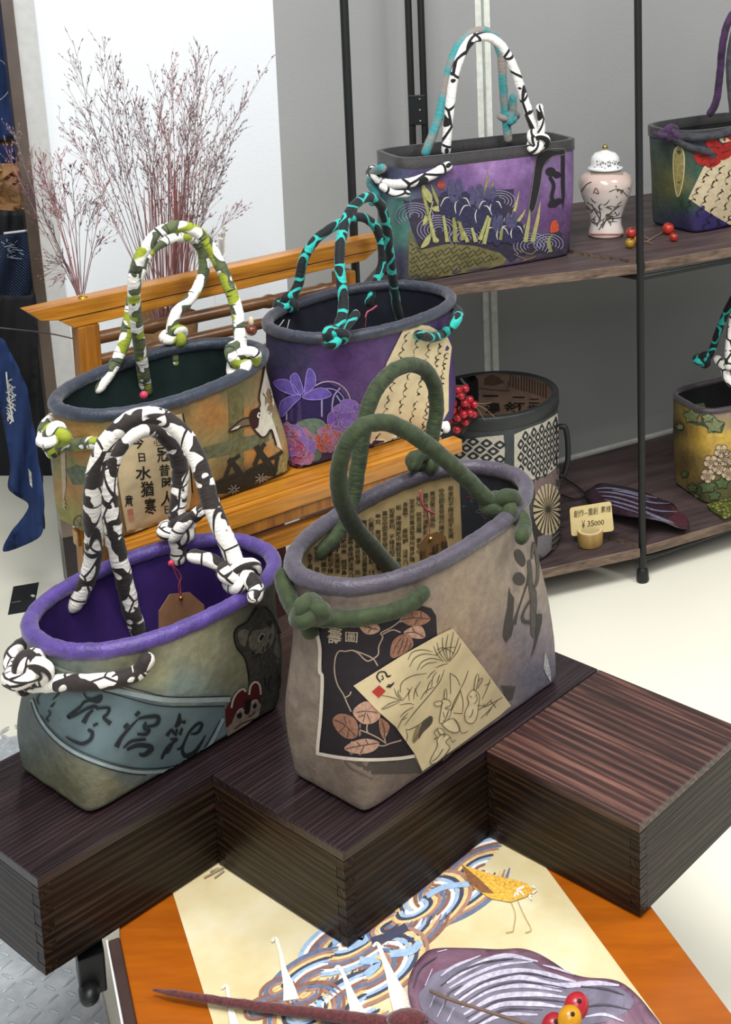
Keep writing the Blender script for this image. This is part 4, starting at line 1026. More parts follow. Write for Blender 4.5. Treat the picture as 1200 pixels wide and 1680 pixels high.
b.stroke(t(370, 125, 540, 150, 700, 185, 860, 205, 1190, 200), 8, BLINE, 'banner_edge', 2)
b.stroke(t(380, 130, 560, 180, 720, 225, 860, 242, 1155, 238), 2, BDK, 'banner_edge_line', 3)
b.stroke(t(520, 105, 680, 150, 850, 185, 1190, 180), 2, BDK, 'banner_edge_line', 3)
K = flat('1c2326', var=.1)
for p, w in (((345, 160, 365, 190, 400, 195, 445, 180, 430, 210, 385, 205, 350, 215, 330, 240), (2, 3, 4, 5, 7, 5, 5, 4)), ((330, 240, 300, 265, 260, 300, 300, 290, 360, 255, 410, 240, 430, 260), (5, 5, 7, 5, 5, 6, 4)), ((400, 260, 370, 290, 345, 335), (4, 6, 8)), ((430, 250, 490, 250, 480, 285, 460, 305, 500, 340), (4, 5, 5, 5, 8)), ((400, 350, 425, 340, 400, 355), (4, 4, 2)), ((370, 375, 395, 390, 385, 430, 340, 455, 290, 440, 245, 415), (5, 6, 6, 6, 5, 2)),
             ((645, 275, 660, 290), (9, 10)), ((580, 345, 595, 360), (9, 10)), ((530, 475, 560, 420, 620, 350, 660, 310), (9, 6, 4, 2)), ((660, 310, 710, 300, 770, 300, 765, 340, 720, 355, 680, 350), (4, 6, 7, 6, 5, 3)), ((700, 330, 690, 370, 720, 375, 700, 400, 650, 400), (4, 4, 5, 6, 4)), ((570, 480, 620, 440, 700, 430), (3, 5, 4)), ((590, 490, 650, 465, 720, 470, 730, 490, 690, 520, 660, 515), (5, 7, 8, 8, 7, 4)),
             ((895, 280, 890, 330, 870, 360), (3, 8, 4)), ((905, 330, 930, 330), (4, 6)), ((820, 410, 850, 375, 860, 400), (6, 4, 4)), ((880, 370, 870, 410), (4, 5)), ((910, 365, 895, 405), (4, 5)), ((840, 430, 880, 430, 830, 470, 800, 520, 790, 545), (3, 4, 4, 5, 3)), ((860, 440, 830, 500, 810, 510), (4, 4, 3)), ((880, 490, 910, 470, 950, 390, 1000, 340, 1025, 345, 1000, 390, 960, 400), (3, 4, 4, 5, 5, 5, 3)), ((930, 430, 910, 490, 930, 525, 980, 505, 1020, 450, 1045, 405), (3, 5, 8, 7, 4, 2)),
             ((215, 145, 200, 170, 170, 200), (2, 3, 2)), ((185, 215, 160, 240, 175, 235), (2, 3, 2)), ((145, 260, 155, 285, 135, 310, 150, 330), (2, 3, 3, 2)), ((95, 170, 80, 200, 90, 230), (2, 2, 2))):
    b.stroke(t(*p), list(w), K, 'brush_characters', 3)
b.stroke(t(150, 0, 250, 40, 340, 60), 5, flat('8a9082'), 'banner_edge', 1)
# painted cat and toy-dog face at the right
t = TF(340, 980, 7.)
FUR = flat('3a3833', var=.35, sc=160); FURL = flat('5f5b52', var=.3, sc=160); DK = flat('14120f')
b.poly(t(300, 400, 340, 340, 440, 280, 500, 200, 560, 110, 640, 100, 700, 150, 760, 260, 830, 420, 850, 600, 900, 850, 960, 1080, 950, 1200, 880, 1300, 640, 1380, 560, 1380, 460, 1100, 470, 900, 430, 700, 330, 580), FUR, 'painted_cat', 1)
b.stroke(t(560, 110, 500, 200, 440, 280, 340, 340, 298, 420, 330, 570, 420, 690, 460, 850, 470, 960), 2.5, DK, 'cat_outline', 3)
b.stroke(t(650, 95, 720, 170, 770, 270, 830, 420, 850, 590), 2.5, DK, 'cat_outline', 3)
b.poly(t(340, 420, 400, 365, 470, 380, 450, 480, 430, 560, 370, 520), FURL, 'cat_ear', 2, smooth=3)
b.poly(t(520, 380, 640, 360, 740, 300, 770, 420, 720, 560, 600, 650, 500, 600, 470, 480), FURL, 'cat_face', 2, 9, smooth=3)
b.poly(t(570, 480, 605, 415, 650, 420, 630, 480, 590, 515), flat('8d897c'), 'cat_eye', 3, 6, smooth=3); b.poly(t(585, 475, 610, 425, 640, 435, 620, 475, 595, 495), DK, 'cat_pupil', 4, 6, smooth=3)
b.poly(t(690, 300, 705, 255, 725, 270, 722, 320, 700, 345), DK, 'cat_pupil', 4, 6, smooth=3)
for p in ((540, 690, 580, 640, 600, 660), (620, 620, 640, 560), (660, 590, 690, 520), (700, 470, 720, 420), (500, 640, 540, 600), (720, 900, 690, 1000, 700, 1080), (800, 850, 820, 980, 790, 1060), (640, 900, 660, 1020), (850, 1000, 880, 1120)):
    b.stroke(t(*p), 1.6, DK, 'cat_lines', 4)
RED = flat('4a1519'); DW = flat('b1a898')
b.poly(t(200, 1290, 260, 1180, 320, 1080, 400, 1035, 440, 1080, 470, 1100, 490, 1000, 545, 955, 600, 1000, 612, 1120, 600, 1220, 560, 1330, 400, 1470, 280, 1520, 210, 1480), RED, 'toy_dog', 2)
b.stroke(t(268, 1260, 290, 1160, 340, 1080, 400, 1045, 432, 1075), 3, DW, 'toy_dog_ear_line', 4); b.stroke(t(470, 1110, 490, 1010, 540, 965, 590, 1000, 605, 1110), 3, DW, 'toy_dog_ear_line', 4)
b.poly(t(205, 1500, 270, 1440, 330, 1300, 400, 1250, 420, 1330, 470, 1340, 500, 1180, 560, 1160, 612, 1230, 580, 1350, 480, 1470, 300, 1590, 215, 1600), flat('7f7468', var=.2), 'toy_dog_face', 3)
b.poly(t(420, 1180, 500, 1160, 480, 1300, 430, 1340), DK, 'toy_dog_brow', 4); b.poly(t(330, 1340, 380, 1310, 385, 1370, 340, 1380), DK, 'toy_dog_eye', 4, smooth=2); b.poly(t(510, 1240, 545, 1200, 560, 1240, 530, 1270), DK, 'toy_dog_eye', 4, smooth=2)
b.stroke(t(330, 1310, 370, 1270, 410, 1290), 2, DW, 'toy_dog_ear_line', 5); b.stroke(t(500, 1210, 530, 1170, 570, 1180), 2, DW, 'toy_dog_ear_line', 5)
b.stroke(t(300, 1500, 380, 1440, 480, 1400, 540, 1380), 1.6, RED, 'toy_dog_mouth', 5); b.stroke(t(460, 1360, 500, 1340, 540, 1300), 1.6, DK, 'toy_dog_mouth', 5)

# ---------- bag B
b = bB
b.poly([(216, 692), (298, 678), (303, 705), (309, 745), (314, 806), (310, 833), (270, 868), (232, 888), (209, 889), (200, 840), (192, 790), (190, 765), (197, 735)], PAPER, 'paper_patch', 2)
b.stroke([(299, 678), (304, 706), (310, 747), (315, 808)], 2.5, INK, 'patch_edge', 3)
b.stroke([(191, 775), (196, 815), (204, 862), (210, 889)], 4, flat('6a4f30'), 'patch_edge', 3)
t = TF(170, 670, 7.304)
for ch, q in (('今', (330, 330, 480, 330, 480, 480, 330, 480)), ('日', (400, 530, 500, 530, 510, 630, 410, 640)), ('水', (380, 680, 570, 690, 570, 850, 380, 860)), ('猶', (440, 870, 590, 860, 600, 1040, 440, 1060)), ('寒', (480, 1070, 620, 1060, 630, 1260, 490, 1280)),
              ('衝', (580, 300, 730, 300, 730, 440, 590, 450)), ('冠', (630, 460, 780, 450, 790, 630, 640, 650)), ('昔', (660, 670, 790, 660, 790, 800, 660, 810)), ('時', (690, 820, 830, 810, 830, 940, 690, 960)), ('人', (680, 980, 830, 980, 830, 1160, 680, 1170)), ('已', (720, 1160, 820, 1160, 820, 1250, 720, 1260)), ('意', (250, 1030, 350, 1030, 350, 1170, 250, 1180))):
    b.text(ch, t(*q), INK, 'writing', 3, bold=.02)
b.poly(t(280, 1205, 345, 1195, 355, 1265, 290, 1275), flat('b06a58'), 'red_seal', 3); b.poly(t(295, 1285, 355, 1275, 360, 1345, 305, 1352), flat('b8806c'), 'red_seal', 3)
b.stroke(t(870, 160, 910, 150, 880, 180, 915, 165), 2, INK, 'writing', 3)
t = TF(320, 600, 6.72)
CRW = flat('c5bfae', var=.12); MAR = flat('2f1512')
b.poly(t(700, 470, 700, 330, 735, 150, 760, 0, 830, 0, 850, 250, 870, 420, 840, 560, 870, 650, 910, 770, 960, 930, 900, 890, 865, 780, 830, 705, 790, 760, 740, 785, 700, 740, 640, 690, 620, 640, 680, 560), CRW, 'painted_crane', 1)
b.stroke(t(760, 0, 735, 150, 700, 330, 705, 450, 620, 500, 600, 590, 640, 690, 720, 780, 780, 770, 830, 705, 865, 790, 890, 880), 2.5, MAR, 'crane_outline', 3)
b.poly(t(600, 590, 625, 510, 700, 465, 715, 520, 700, 600, 690, 670, 640, 690), MAR, 'crane_head', 2, 8, smooth=3)
b.poly(t(365, 725, 420, 670, 510, 590, 600, 565, 600, 650, 500, 670, 420, 715), flat('6a5a44'), 'crane_beak', 1); b.poly(t(385, 712, 430, 675, 500, 650, 470, 690), CRW, 'crane_beak_light', 2)
b.stroke(t(600, 565, 510, 590, 420, 665, 368, 722, 430, 715, 520, 670, 610, 655), 2.2, MAR, 'crane_outline', 3)
b.poly(t(675, 560, 690, 515, 715, 525, 705, 575), flat('d8d3c5'), 'crane_eye', 3, 5, smooth=3); b.poly(t(690, 545, 698, 525, 708, 545, 700, 562), INK, 'crane_pupil', 4, 5, smooth=3)
b.stroke(t(740, 300, 770, 350, 770, 430), 1.4, SK2, 'crane_feather', 3)
for k in range(8): b.stroke(t(800 + k * 3, 530 - k * 36, 845 + k, 505 - k * 38), 1.2, SK2, 'crane_feather', 3)
FEN = flat('26251f', var=.15)
b.poly(t(190, 1310, 320, 1240, 450, 1195, 560, 1180, 640, 1120, 800, 1060, 870, 1130, 890, 1200, 880, 1290, 600, 1400, 260, 1500, 220, 1400), FEN, 'painted_fence', 1)
for p, w in (((325, 1240, 400, 1050, 440, 1020, 490, 980), 6), ((365, 1030, 430, 1090, 500, 1190), 9), ((650, 1100, 700, 980, 740, 890, 770, 855), 7), ((670, 880, 720, 960, 780, 1040, 850, 1130), 10), ((810, 1030, 880, 1000, 960, 945), 6), ((880, 1290, 890, 1100, 920, 960), 6), ((180, 1310, 330, 1240, 480, 1190), 5), ((560, 1170, 680, 1110, 800, 1060), 5), ((90, 1130, 130, 1150, 135, 1120), 5)):
    b.stroke(t(*p), w, FEN, 'fence_post', 2)
STAR = flat('8d8c80')
for cx, cy in ((425, 1365), (725, 1240)):
    for a_ in range(8): 
        an = a_ * math.pi / 4 + .3; b.stroke(t(cx + 14 * math.cos(an), cy + 14 * math.sin(an), cx + 70 * math.cos(an), cy + 60 * math.sin(an)), 1.3, STAR, 'fence_star', 3)
b.poly(t(890, 1200, 920, 1000, 970, 930, 1020, 1000, 1060, 1180, 1010, 1270, 900, 1290), flat('847647', var=.3, sc=150), 'gold_brocade_corner', 2)
b.poly([(101, 745), (108, 742), (109, 800), (104, 830)], flat('b3a08c'), 'side_strip', 1)
b.stroke([(124, 850), (133, 846), (142, 858), (138, 872), (128, 870), (122, 860)], 1.6, flat('3a3d44'), 'painted_wheel', 2, closed=True)
for a_ in range(6): b.stroke([(132, 860), (132 + 9 * math.cos(a_), 860 + 11 * math.sin(a_))], 1., flat('4a4d54'), 'painted_wheel', 2)
for a_ in range(5): b.stroke([(106, 828), (106 + 4 * math.cos(a_ * 1.26), 828 + 8 * math.sin(a_ * 1.26))], 2., flat('a8a190'), 'small_flower', 2)
b.poly([(330, 735), (420, 712), (455, 700), (455, 715), (420, 735), (330, 755)], flat('5f6044', var=.3), 'green_band', 0); b.poly([(374, 640), (400, 632), (400, 760), (378, 770)], flat('66603c', var=.3), 'green_band', 0)
b.poly([(108, 770), (125, 762), (160, 770), (160, 795), (120, 795)], flat('5a6450', var=.3), 'green_band', 0)

# ---------- bag C
b = bC; t = TF(400, 300, 3.158)
b.poly(t(845, 722, 960, 740, 1050, 790, 1075, 850, 1060, 1000, 1060, 1180, 1010, 1270, 900, 1320, 780, 1350, 650, 1400, 655, 1240, 690, 1080, 740, 930, 800, 810), flat('d2c19a', var=.12, sc=40), 'paper_patch', 2)
for ci, p in enumerate(((850, 770, 690, 1330), (905, 800, 770, 1340), (965, 830, 850, 1310), (1020, 830, 930, 1270), (1048, 880, 1000, 1210))):
    q = t(*p); cursive(b, q[0], q[1], 4.6, 13, INK, 40 + ci)
VI = flat('5a4a92', var=.25, sc=120); VL = flat('8c7cc0', var=.15)
for p in ((160, 1030, 230, 1020, 290, 1090, 250, 1095, 190, 1070), (245, 1010, 275, 985, 300, 1030, 310, 1090, 270, 1085), (325, 1010, 340, 960, 370, 990, 370, 1050, 320, 1090), (310, 1100, 400, 1060, 455, 1095, 400, 1120, 330, 1120), (200, 1130, 260, 1100, 300, 1105, 250, 1160, 205, 1210, 190, 1180)):
    b.poly(t(*p), VI, 'violet_flower', 2, 8, smooth=3); b.stroke(t(*p), 1.2, VL, 'violet_flower_edge', 3, 4, closed=True)
b.poly([(400 + (370 + 170 * math.cos(a)) / 3.158, 300 + (1160 + 135 * math.sin(a)) / 3.158) for a in [i * .2 for i in range(31)]], flat('261c46'), 'wheel_disc', 0)
b.stroke([(400 + (440 + 112 * math.cos(a)) / 3.158, 300 + (1140 + 112 * math.sin(a)) / 3.158) for a in [-2.2 + i * .22 for i in range(15)]], 2.2, flat('a08c9c'), 'wheel_rim', 1)
b.stroke([(400 + (440 + 85 * math.cos(a)) / 3.158, 300 + (1150 + 85 * math.sin(a)) / 3.158) for a in [-2.0 + i * .22 for i in range(12)]], 1.8, flat('8d86a8'), 'wheel_rim', 1)
for p in ((405, 1120, 405, 1210), (455, 1200, 465, 1110, 500, 1060), (225, 1160, 225, 1230), (480, 1100, 520, 1160)): b.stroke(t(*p), 2.6, flat('9088ac'), 'wheel_spoke', 1)
PET = [flat('7b5fa8', var=.2, sc=200), flat('a06a86', var=.2, sc=200), flat('6a4a98', var=.2, sc=200), flat('a8513a', var=.2, sc=200), flat('93405a', var=.2, sc=200)]
EDG = flat('9a86a8')
def peony(cx, cy, R, cols, n=11, seed=0):
    rg = random.Random(seed)
    for ring_, (rr, nn) in enumerate(((1., 8), (.6, 6), (.28, 4))):
        for k in range(nn):
            a = 2 * math.pi * k / nn + ring_ * .4; px_ = cx + math.cos(a) * R * rr * .62; py_ = cy + math.sin(a) * R * rr * .62; s = R * (.5 if ring_ == 0 else .36) * rg.uniform(.8, 1.15); a += rg.uniform(-.2, .2)
            P = []
            for i in range(7):
                th = a - 1.7 + 3.4 * i / 6; q = s * rg.uniform(.8, 1.1); P += [px_ + q * math.cos(th), py_ + q * math.sin(th)]
            P += [px_ - s * .7 * math.cos(a), py_ - s * .7 * math.sin(a)]
            b.poly(t(*P), PET[cols[(k + ring_) % len(cols)]], 'peony_petal', 3 + ring_ * 2, 9, smooth=2); b.stroke(t(*P[:14]), .8, EDG, 'peony_edge', 4 + ring_ * 2, 3)
GL = flat('5c6a5c', var=.3, sc=150)
for p in ((270, 1250, 340, 1220, 410, 1230, 440, 1290, 390, 1330, 320, 1310), (330, 1330, 390, 1330, 400, 1420, 350, 1440, 320, 1390)): b.poly(t(*p), GL, 'peony_leaf', 2, 9, smooth=3)
peony(270, 1370, 105, (0, 1, 4), seed=3); peony(540, 1225, 95, (0, 2, 0), seed=4); peony(440, 1320, 70, (3, 3, 1), 9, seed=5); peony(230, 1285, 45, (1, 4), 8, seed=6); peony(520, 1330, 55, (1, 4, 3), 8, seed=9)
b.poly(t(1010, 1280, 1055, 1190, 1085, 1240, 1080, 1290), flat('43346e'), 'violet_corner', 4)

# ---------- iris bag
b = bE; t = TF(580, 20, 3.)
b.poly(t(275, 1060, 300, 1130, 330, 1170, 460, 1140, 600, 1150, 720, 1185, 755, 1215, 740, 1240, 500, 1310, 270, 1340), flat('625c3a', var=.25, sc=60), 'woven_ground', 1)
for k in range(24):
    for j in range(9):
        x0, y0 = 285 + k * 20 + (j % 2) * 10, 1320 - j * 22 - k * 5.2
        yt = np.interp(x0, [275, 330, 460, 600, 740], [1090, 1172, 1142, 1152, 1205])
        if y0 < yt + 8 or y0 > 1335 - (x0 - 270) * .19: continue
        b.stroke(t(x0 - 8, y0 + (7 if (k + j) % 2 else -7), x0 + 8, y0 - (7 if (k + j) % 2 else -7)), 1.6, flat('302d20'), 'woven_line', 2, 2)
b.poly(t(245, 920, 370, 915, 560, 900, 640, 880, 790, 870, 790, 980, 840, 1100, 1060, 1080, 1080, 1200, 780, 1240, 740, 1200, 600, 1150, 460, 1140, 330, 1168, 290, 1080), flat('2d2836', var=.2), 'water_ground', 0)
WL = flat('8a84a0')
for cx, cy, R0, n_ in ((300, 1000, 20, 5), (420, 1070, 18, 6), (720, 930, 22, 4), (560, 1110, 16, 5), (880, 1150, 20, 5), (960, 1140, 18, 4), (700, 1100, 16, 4)):
    for k in range(n_):
        R = R0 + k * 14; b.stroke([(580 + (cx + R * 1.2 * math.cos(a)) / 3, 20 + (cy + R * .8 * math.sin(a)) / 3) for a in [2.4 + i * .45 for i in range(11)]], 1.1, WL, 'water_line', 1, 4)
BLD = flat('7c7c48', var=.2); BLD2 = flat('94935f', var=.2)
for p, w in (((400, 1130, 370, 1000, 345, 900, 335, 850), 7), ((460, 1130, 440, 1000, 400, 900, 380, 845), 7), ((500, 1130, 490, 1010, 430, 920), 8), ((540, 1120, 520, 1030, 480, 950), 8), ((600, 1130, 580, 1060, 530, 960), 7), ((640, 1140, 670, 1010, 700, 940, 725, 900), 7), ((620, 1120, 660, 1000, 680, 880, 685, 830), 7), ((640, 1000, 650, 880, 660, 780), 7), ((780, 1010, 800, 950, 815, 880), 6), ((800, 1040, 830, 1000, 845, 970), 6), ((845, 1130, 860, 1040, 868, 970), 8), ((880, 1130, 905, 1020, 920, 930), 8), ((720, 1120, 730, 1060, 745, 1010), 6), ((800, 1110, 830, 1070, 845, 1040), 6), ((560, 1130, 540, 1080, 510, 1020), 7), ((970, 1180, 960, 1120, 985, 1090), 7)):
    q = t(*p); b.stroke(q, [w * .9] + [w * .7] * (len(q) - 2) + [.6], BLD if w % 2 else BLD2, 'iris_leaf', 3)
    if p[1] > 1100 and p[0] < 760: b.stroke(q[:2], [w * .9, w * .55], BLD2 if w % 2 else BLD, 'iris_leaf', 8)
for p in ((330, 1160, 355, 1110, 380, 1090, 370, 1140), (380, 1090, 420, 1120, 400, 1135), (340, 1050, 350, 1000, 370, 1020), (385, 960, 440, 950, 450, 975, 400, 980), (350, 860, 385, 900, 380, 940, 345, 900), (335, 860, 350, 850, 365, 900, 350, 910)): b.poly(t(*p), BLD2, 'bamboo_leaf', 4, 8, smooth=3)
b.stroke(t(380, 1095, 375, 1000, 390, 930), 2, BLD2, 'bamboo_leaf', 4)
IR = flat('2a2842', var=.35, sc=150); IRL = flat('45425f', var=.3, sc=150); IW = flat('b9b3b0')
for cx, cy, s in ((500, 925, 1.05), (600, 965, 1.15), (672, 940, .8), (705, 1070, .8), (775, 1062, .8)):
    for dx, dy, w_, h_, m_ in ((-45, 20, 34, 62, IR), (45, 20, 34, 62, IR), (0, 35, 36, 66, IR), (-18, -50, 18, 48, IRL), (18, -55, 18, 50, IRL), (0, -20, 30, 34, IRL)):
        b.poly([(580 + (cx + (dx + w_ * math.cos(a)) * s) / 3, 20 + (cy + (dy + h_ * math.sin(a)) * s) / 3) for a in [i * .7 for i in range(9)]], m_, 'iris_petal', 5, 8, smooth=2)
    for p in ((-72, 30, -52, -8, -30, -14), (70, 30, 52, -6, 34, -12), (2, 62, -3, 30, 4, 4)):
        q = t(*[cx + v * s if i % 2 == 0 else cy + v * s for i, v in enumerate(p)]); b.stroke(q, [.6] + [2.] * (len(q) - 2) + [.8], IW, 'iris_stripe', 7)
TR = flat('1d1a20', var=.1); TE = flat('6d6a5a')
P_ = (860, 990, 880, 850, 895, 740, 910, 700, 960, 675, 1035, 672, 1038, 700, 980, 710, 935, 760, 920, 850, 890, 970)
b.poly(t(*P_), TR, 'pine_trunk', 2); b.stroke(t(*P_), 1., TE, 'pine_edge', 3, 3, closed=True)
b.poly(t(1020, 690, 1040, 690, 1040, 900, 1030, 980, 1020, 850), TR, 'pine_trunk', 2)
for cx, cy, s in ((970, 785, 26), (1000, 800, 20), (985, 940, 24), (1010, 930, 18), (970, 950, 14)): b.poly([(580 + (cx + s * math.cos(a)) / 3, 20 + (cy + s * .85 * math.sin(a)) / 3) for a in [i * .7 for i in range(9)]], TR, 'pine_cloud', 3, 8, smooth=2)
b.stroke(t(965, 810, 985, 850, 975, 910, 990, 930), 6, TR, 'pine_trunk', 3)
b.poly(t(965, 1080, 975, 1030, 1000, 1025, 1010, 1070, 985, 1085), flat('a8442a', var=.3, sc=200), 'orange_flower', 4, 8, smooth=2); b.poly(t(410, 860, 420, 830, 450, 840, 440, 870), flat('8a3a2a', var=.3, sc=200), 'orange_flower', 4, 8, smooth=2)
b.stroke(t(790, 1190, 850, 1215, 900, 1200, 830, 1225), 2, flat('6a5a3c'), 'water_line', 3); b.stroke(t(800, 1165, 870, 1190, 900, 1170), 2, flat('6a5a3c'), 'water_line', 3)

# ---------- right-edge bags
b = bF; t = TF(900, 0, 3.5)
b.poly(t(890, 960, 1060, 830, 1140, 880, 1140, 1290, 1040, 1290, 920, 1220, 805, 1140), flat('b8a98a', var=.12), 'paper_patch', 2)
for ci, p in enumerate(((955, 930, 840, 1130), (1005, 950, 880, 1190), (1050, 980, 930, 1240), (1090, 1020, 985, 1275), (1100, 1120, 1030, 1285))):
    q = t(*p); cursive(b, q[0], q[1], 5., 6, INK, 60 + ci, 2.8)
RD_ = flat('8e1d1a', var=.3, sc=120)
for p in ((905, 680, 960, 670, 975, 720, 930, 760, 900, 730), (835, 880, 900, 850, 930, 900, 890, 950, 850, 930), (900, 820, 960, 800, 1000, 850, 950, 880), (960, 860, 1040, 820, 1050, 890, 990, 920), (900, 940, 960, 900, 990, 930, 930, 965), (1000, 800, 1050, 780, 1050, 830)): b.poly(t(*p), RD_, 'red_flower', 3, 8, smooth=3)
b.poly(t(970, 720, 1000, 680, 1060, 665, 1090, 700, 1060, 750, 1000, 760), flat('7d8a58', var=.3, sc=150), 'green_flower', 3, 8, smooth=3); b.poly(t(980, 790, 1010, 770, 1060, 760, 1060, 800, 1000, 820), flat('c2b392'), 'green_flower', 3, 8, smooth=3)
for p in ((905, 720, 950, 700, 970, 690), (860, 900, 910, 890), (930, 840, 980, 850), (990, 880, 1040, 860), (920, 690, 940, 740)): b.stroke(t(*p), 1.2, flat('3a0d0c'), 'flower_line', 4)
P_ = (725, 870, 760, 840, 782, 900, 775, 1040, 745, 1130, 722, 1000)
b.poly(t(*P_), flat('84794a', var=.25), 'bamboo_print', 1, smooth=3); b.stroke(t(*P_), 1.4, flat('c0b48a'), 'bamboo_print', 2, 4, closed=True)
b = bG; t = TF(1080, 460, 4.)
b.poly(t(160, 670, 200, 680, 230, 760, 300, 800, 330, 880, 440, 940, 420, 1000, 360, 1000, 310, 960, 260, 950, 200, 930, 170, 850), flat('3f4a36', var=.3, sc=120), 'vine_leaf', 2)
IV = flat('6a7250', var=.25, sc=150)
for cx, cy, s in ((225, 890, 60), (370, 950, 68), (190, 720, 40), (275, 800, 40), (330, 900, 45), (150, 960, 30), (180, 1270, 30), (230, 1360, 40), (330, 1350, 60), (420, 1330, 50), (370, 1410, 45), (250, 1420, 35)):
    P = []
    for i in range(10): a = i * 2 * math.pi / 10 + .3; r_ = s * (1. if i % 2 else .62); P += [cx + r_ * math.cos(a), cy + r_ * .85 * math.sin(a)]
    b.poly(t(*P), IV if cy < 1200 else flat('51603e', var=.3, sc=150), 'vine_leaf', 3, 7); b.stroke(t(*P), .9, flat('23261c'), 'vine_leaf_edge', 4, 2, closed=True)
for cx, cy in ((415, 1120), (350, 1190), (470, 1160), (330, 1280), (400, 1225), (460, 1265), (430, 1170)):
    for k in range(5):
        a = k * 1.257 + .3; P = []
        for i in range(6): P += [cx + 26 * math.cos(a) + 22 * math.cos(i * 1.05), cy + 26 * math.sin(a) + 22 * math.sin(i * 1.05)]
        b.poly(t(*P), flat('b9a58c'), 'blossom_petal', 5, 6, smooth=2); b.stroke(t(*P), .8, flat('3a2a20'), 'blossom_edge', 6, 3, closed=True)
    b.poly(t(*[v for i in range(6) for v in (cx + 9 * math.cos(i), cy + 9 * math.sin(i))]), flat('8f7a3c'), 'blossom_heart', 7, 5)
# ================================================================== things on the shelf
# ---------- round cloth-covered canister
cb = onz(812, 890, ZL); Rc = .146; ct = above(806, 645, cb)[2]
can = empty('round_canister', V(cb[0], cb[1], ZL), 'dark round lidless canister with black-and-white eye-lattice patches on the lower shelf', 'canister')
prof = [(0, .0006), (Rc - .01, .0006), (Rc - .002, .004), (Rc, .012)] + [(Rc, .012 + (ct - ZL - .02) * k / 12) for k in range(1, 13)]
M_slate = plain('33383a', .55, .35, 0, .15, 50, .0006)
v, f, uv = lathe(V(cb[0], cb[1], ZL), prof, 96); mk('body', v, f, M_slate, can, uv=uv); body_c = (v, f)
h = ct - ZL
v, f, uv = lathe(V(cb[0], cb[1], ZL), [(Rc + .0005, h - .03), (Rc + .003, h - .026), (Rc + .003, h - .003), (Rc + .001, h), (Rc - .011, h), (Rc - .012, h - .004)], 96); mk('rim', v, f, plain('26292a', .45, .4, 0, .15, 50), can)
v, f, uv = lathe(V(cb[0], cb[1], ZL), [(Rc - .011, h - .002), (Rc - .011, .012), (0, .012)], 96)
M_sheet = plain('6f5a4c', .75, .25, 0, .2, 30); mk('lining', v, f, M_sheet, can); lin_c = (v, f)
s = Surf(can, *body_c, *lin_c)
t = TF(720, 580, 4.42)
EYE = flat('a9a396'); EYD = flat('24272a'); MAUV = flat('6b5a58', var=.15)
def lattice(P, cells, part, w=46, hh=46):
    s.poly(t(*P), EYE, part, 1, 10)
    for cx, cy, ww, h2, sk in cells:
        q = []
        for i in range(12):
            a = i * math.pi / 6; k = .78 if i % 3 else 1.; q += [cx + ww * k * math.cos(a), cy + h2 * k * math.sin(a) + sk * math.cos(a)]
        s.poly(t(*q), EYD, part + '_eye', 2, 7)
        s.poly(t(*[u for i in range(8) for u in (cx + ww * .36 * math.cos(i * .785), cy + h2 * .36 * math.sin(i * .785) + sk * .36 * math.cos(i * .785))]), EYE, part + '_pupil', 3, 6)
cells = []
for r_ in range(-2, 8):
    for c_ in range(-1, 7):
        u = c_ * 70 - (r_ % 2) * 35 + 75; cx = 555 + u * (1 - .00055 * u); wloc = 30 * (1 - .0011 * u)
        cy = 625 + r_ * 46 - (cx - 560) * .42
        top = np.interp(cx, [548, 760, 870], [580, 500, 440]); bot = np.interp(cx, [548, 680, 790, 870], [840, 910, 870, 800])
        if 560 < cx < 868 and top + 18 < cy < bot - 14: cells.append((cx, cy, wloc * .9, 40, -7))
lattice((548, 585, 640, 545, 760, 500, 860, 430, 878, 440, 885, 800, 800, 870, 680, 915, 600, 860, 548, 830), cells, 'lattice_patch')
cells = []
for r_ in range(6):
    for c_ in range(6):
        cx = 60 + c_ * 96 + (r_ % 2) * 48; cy = 540 + r_ * 52 + (cx - 300) * .12
        if 110 < cx < 455 and 622 < cy < 785: cells.append((cx, cy, 46, 33, 0))
lattice((110, 640, 210, 620, 320, 605, 470, 590, 480, 700, 475, 790, 300, 800, 110, 790), cells, 'lattice_patch')
s.poly(t(690, 920, 800, 875, 890, 800, 897, 990, 840, 1010, 700, 1090), MAUV, 'mauve_patch', 1, 10)
cx, cy = 790, 1130
s.poly(t(700, 1080, 840, 1000, 897, 985, 900, 1160, 880, 1190, 740, 1350, 690, 1390, 680, 1200), flat('2b2822'), 'sunburst_ground', 1, 10)
for k in range(22):
    a0 = k * 2 * math.pi / 22; P = [cx + 18 * math.cos(a0), cy + 18 * math.sin(a0)]
    L_ = 130
    for da in (-.09, .09): P += [cx + L_ * .82 * math.cos(a0 + da), cy + L_ * 1.45 * math.sin(a0 + da)]
    q = t(*P); s.poly(q, flat('a8997c'), 'sunburst_ray', 3, 9)
s.poly(t(715, 1330, 820, 1290, 815, 1420, 730, 1510, 710, 1440), flat('6a6468'), 'grey_patch', 2, 10)
for k in range(5): s.stroke(t(820, 1260 + k * 40, 860, 1225 + k * 40, 898, 1180 + k * 42), 1.8, flat('6f6658'), 'pinstripe', 2)
s.poly(t(60, 90, 280, 80, 290, 300, 280, 470, 60, 480), flat('191a1c'), 'dark_sheet', 1, 12, inner=True)
s.text('香', t(70, 95, 220, 100, 210, 330, 80, 330), flat('8f8f8a'), 'writing', 2, True, .01)
LK = flat('221c18')
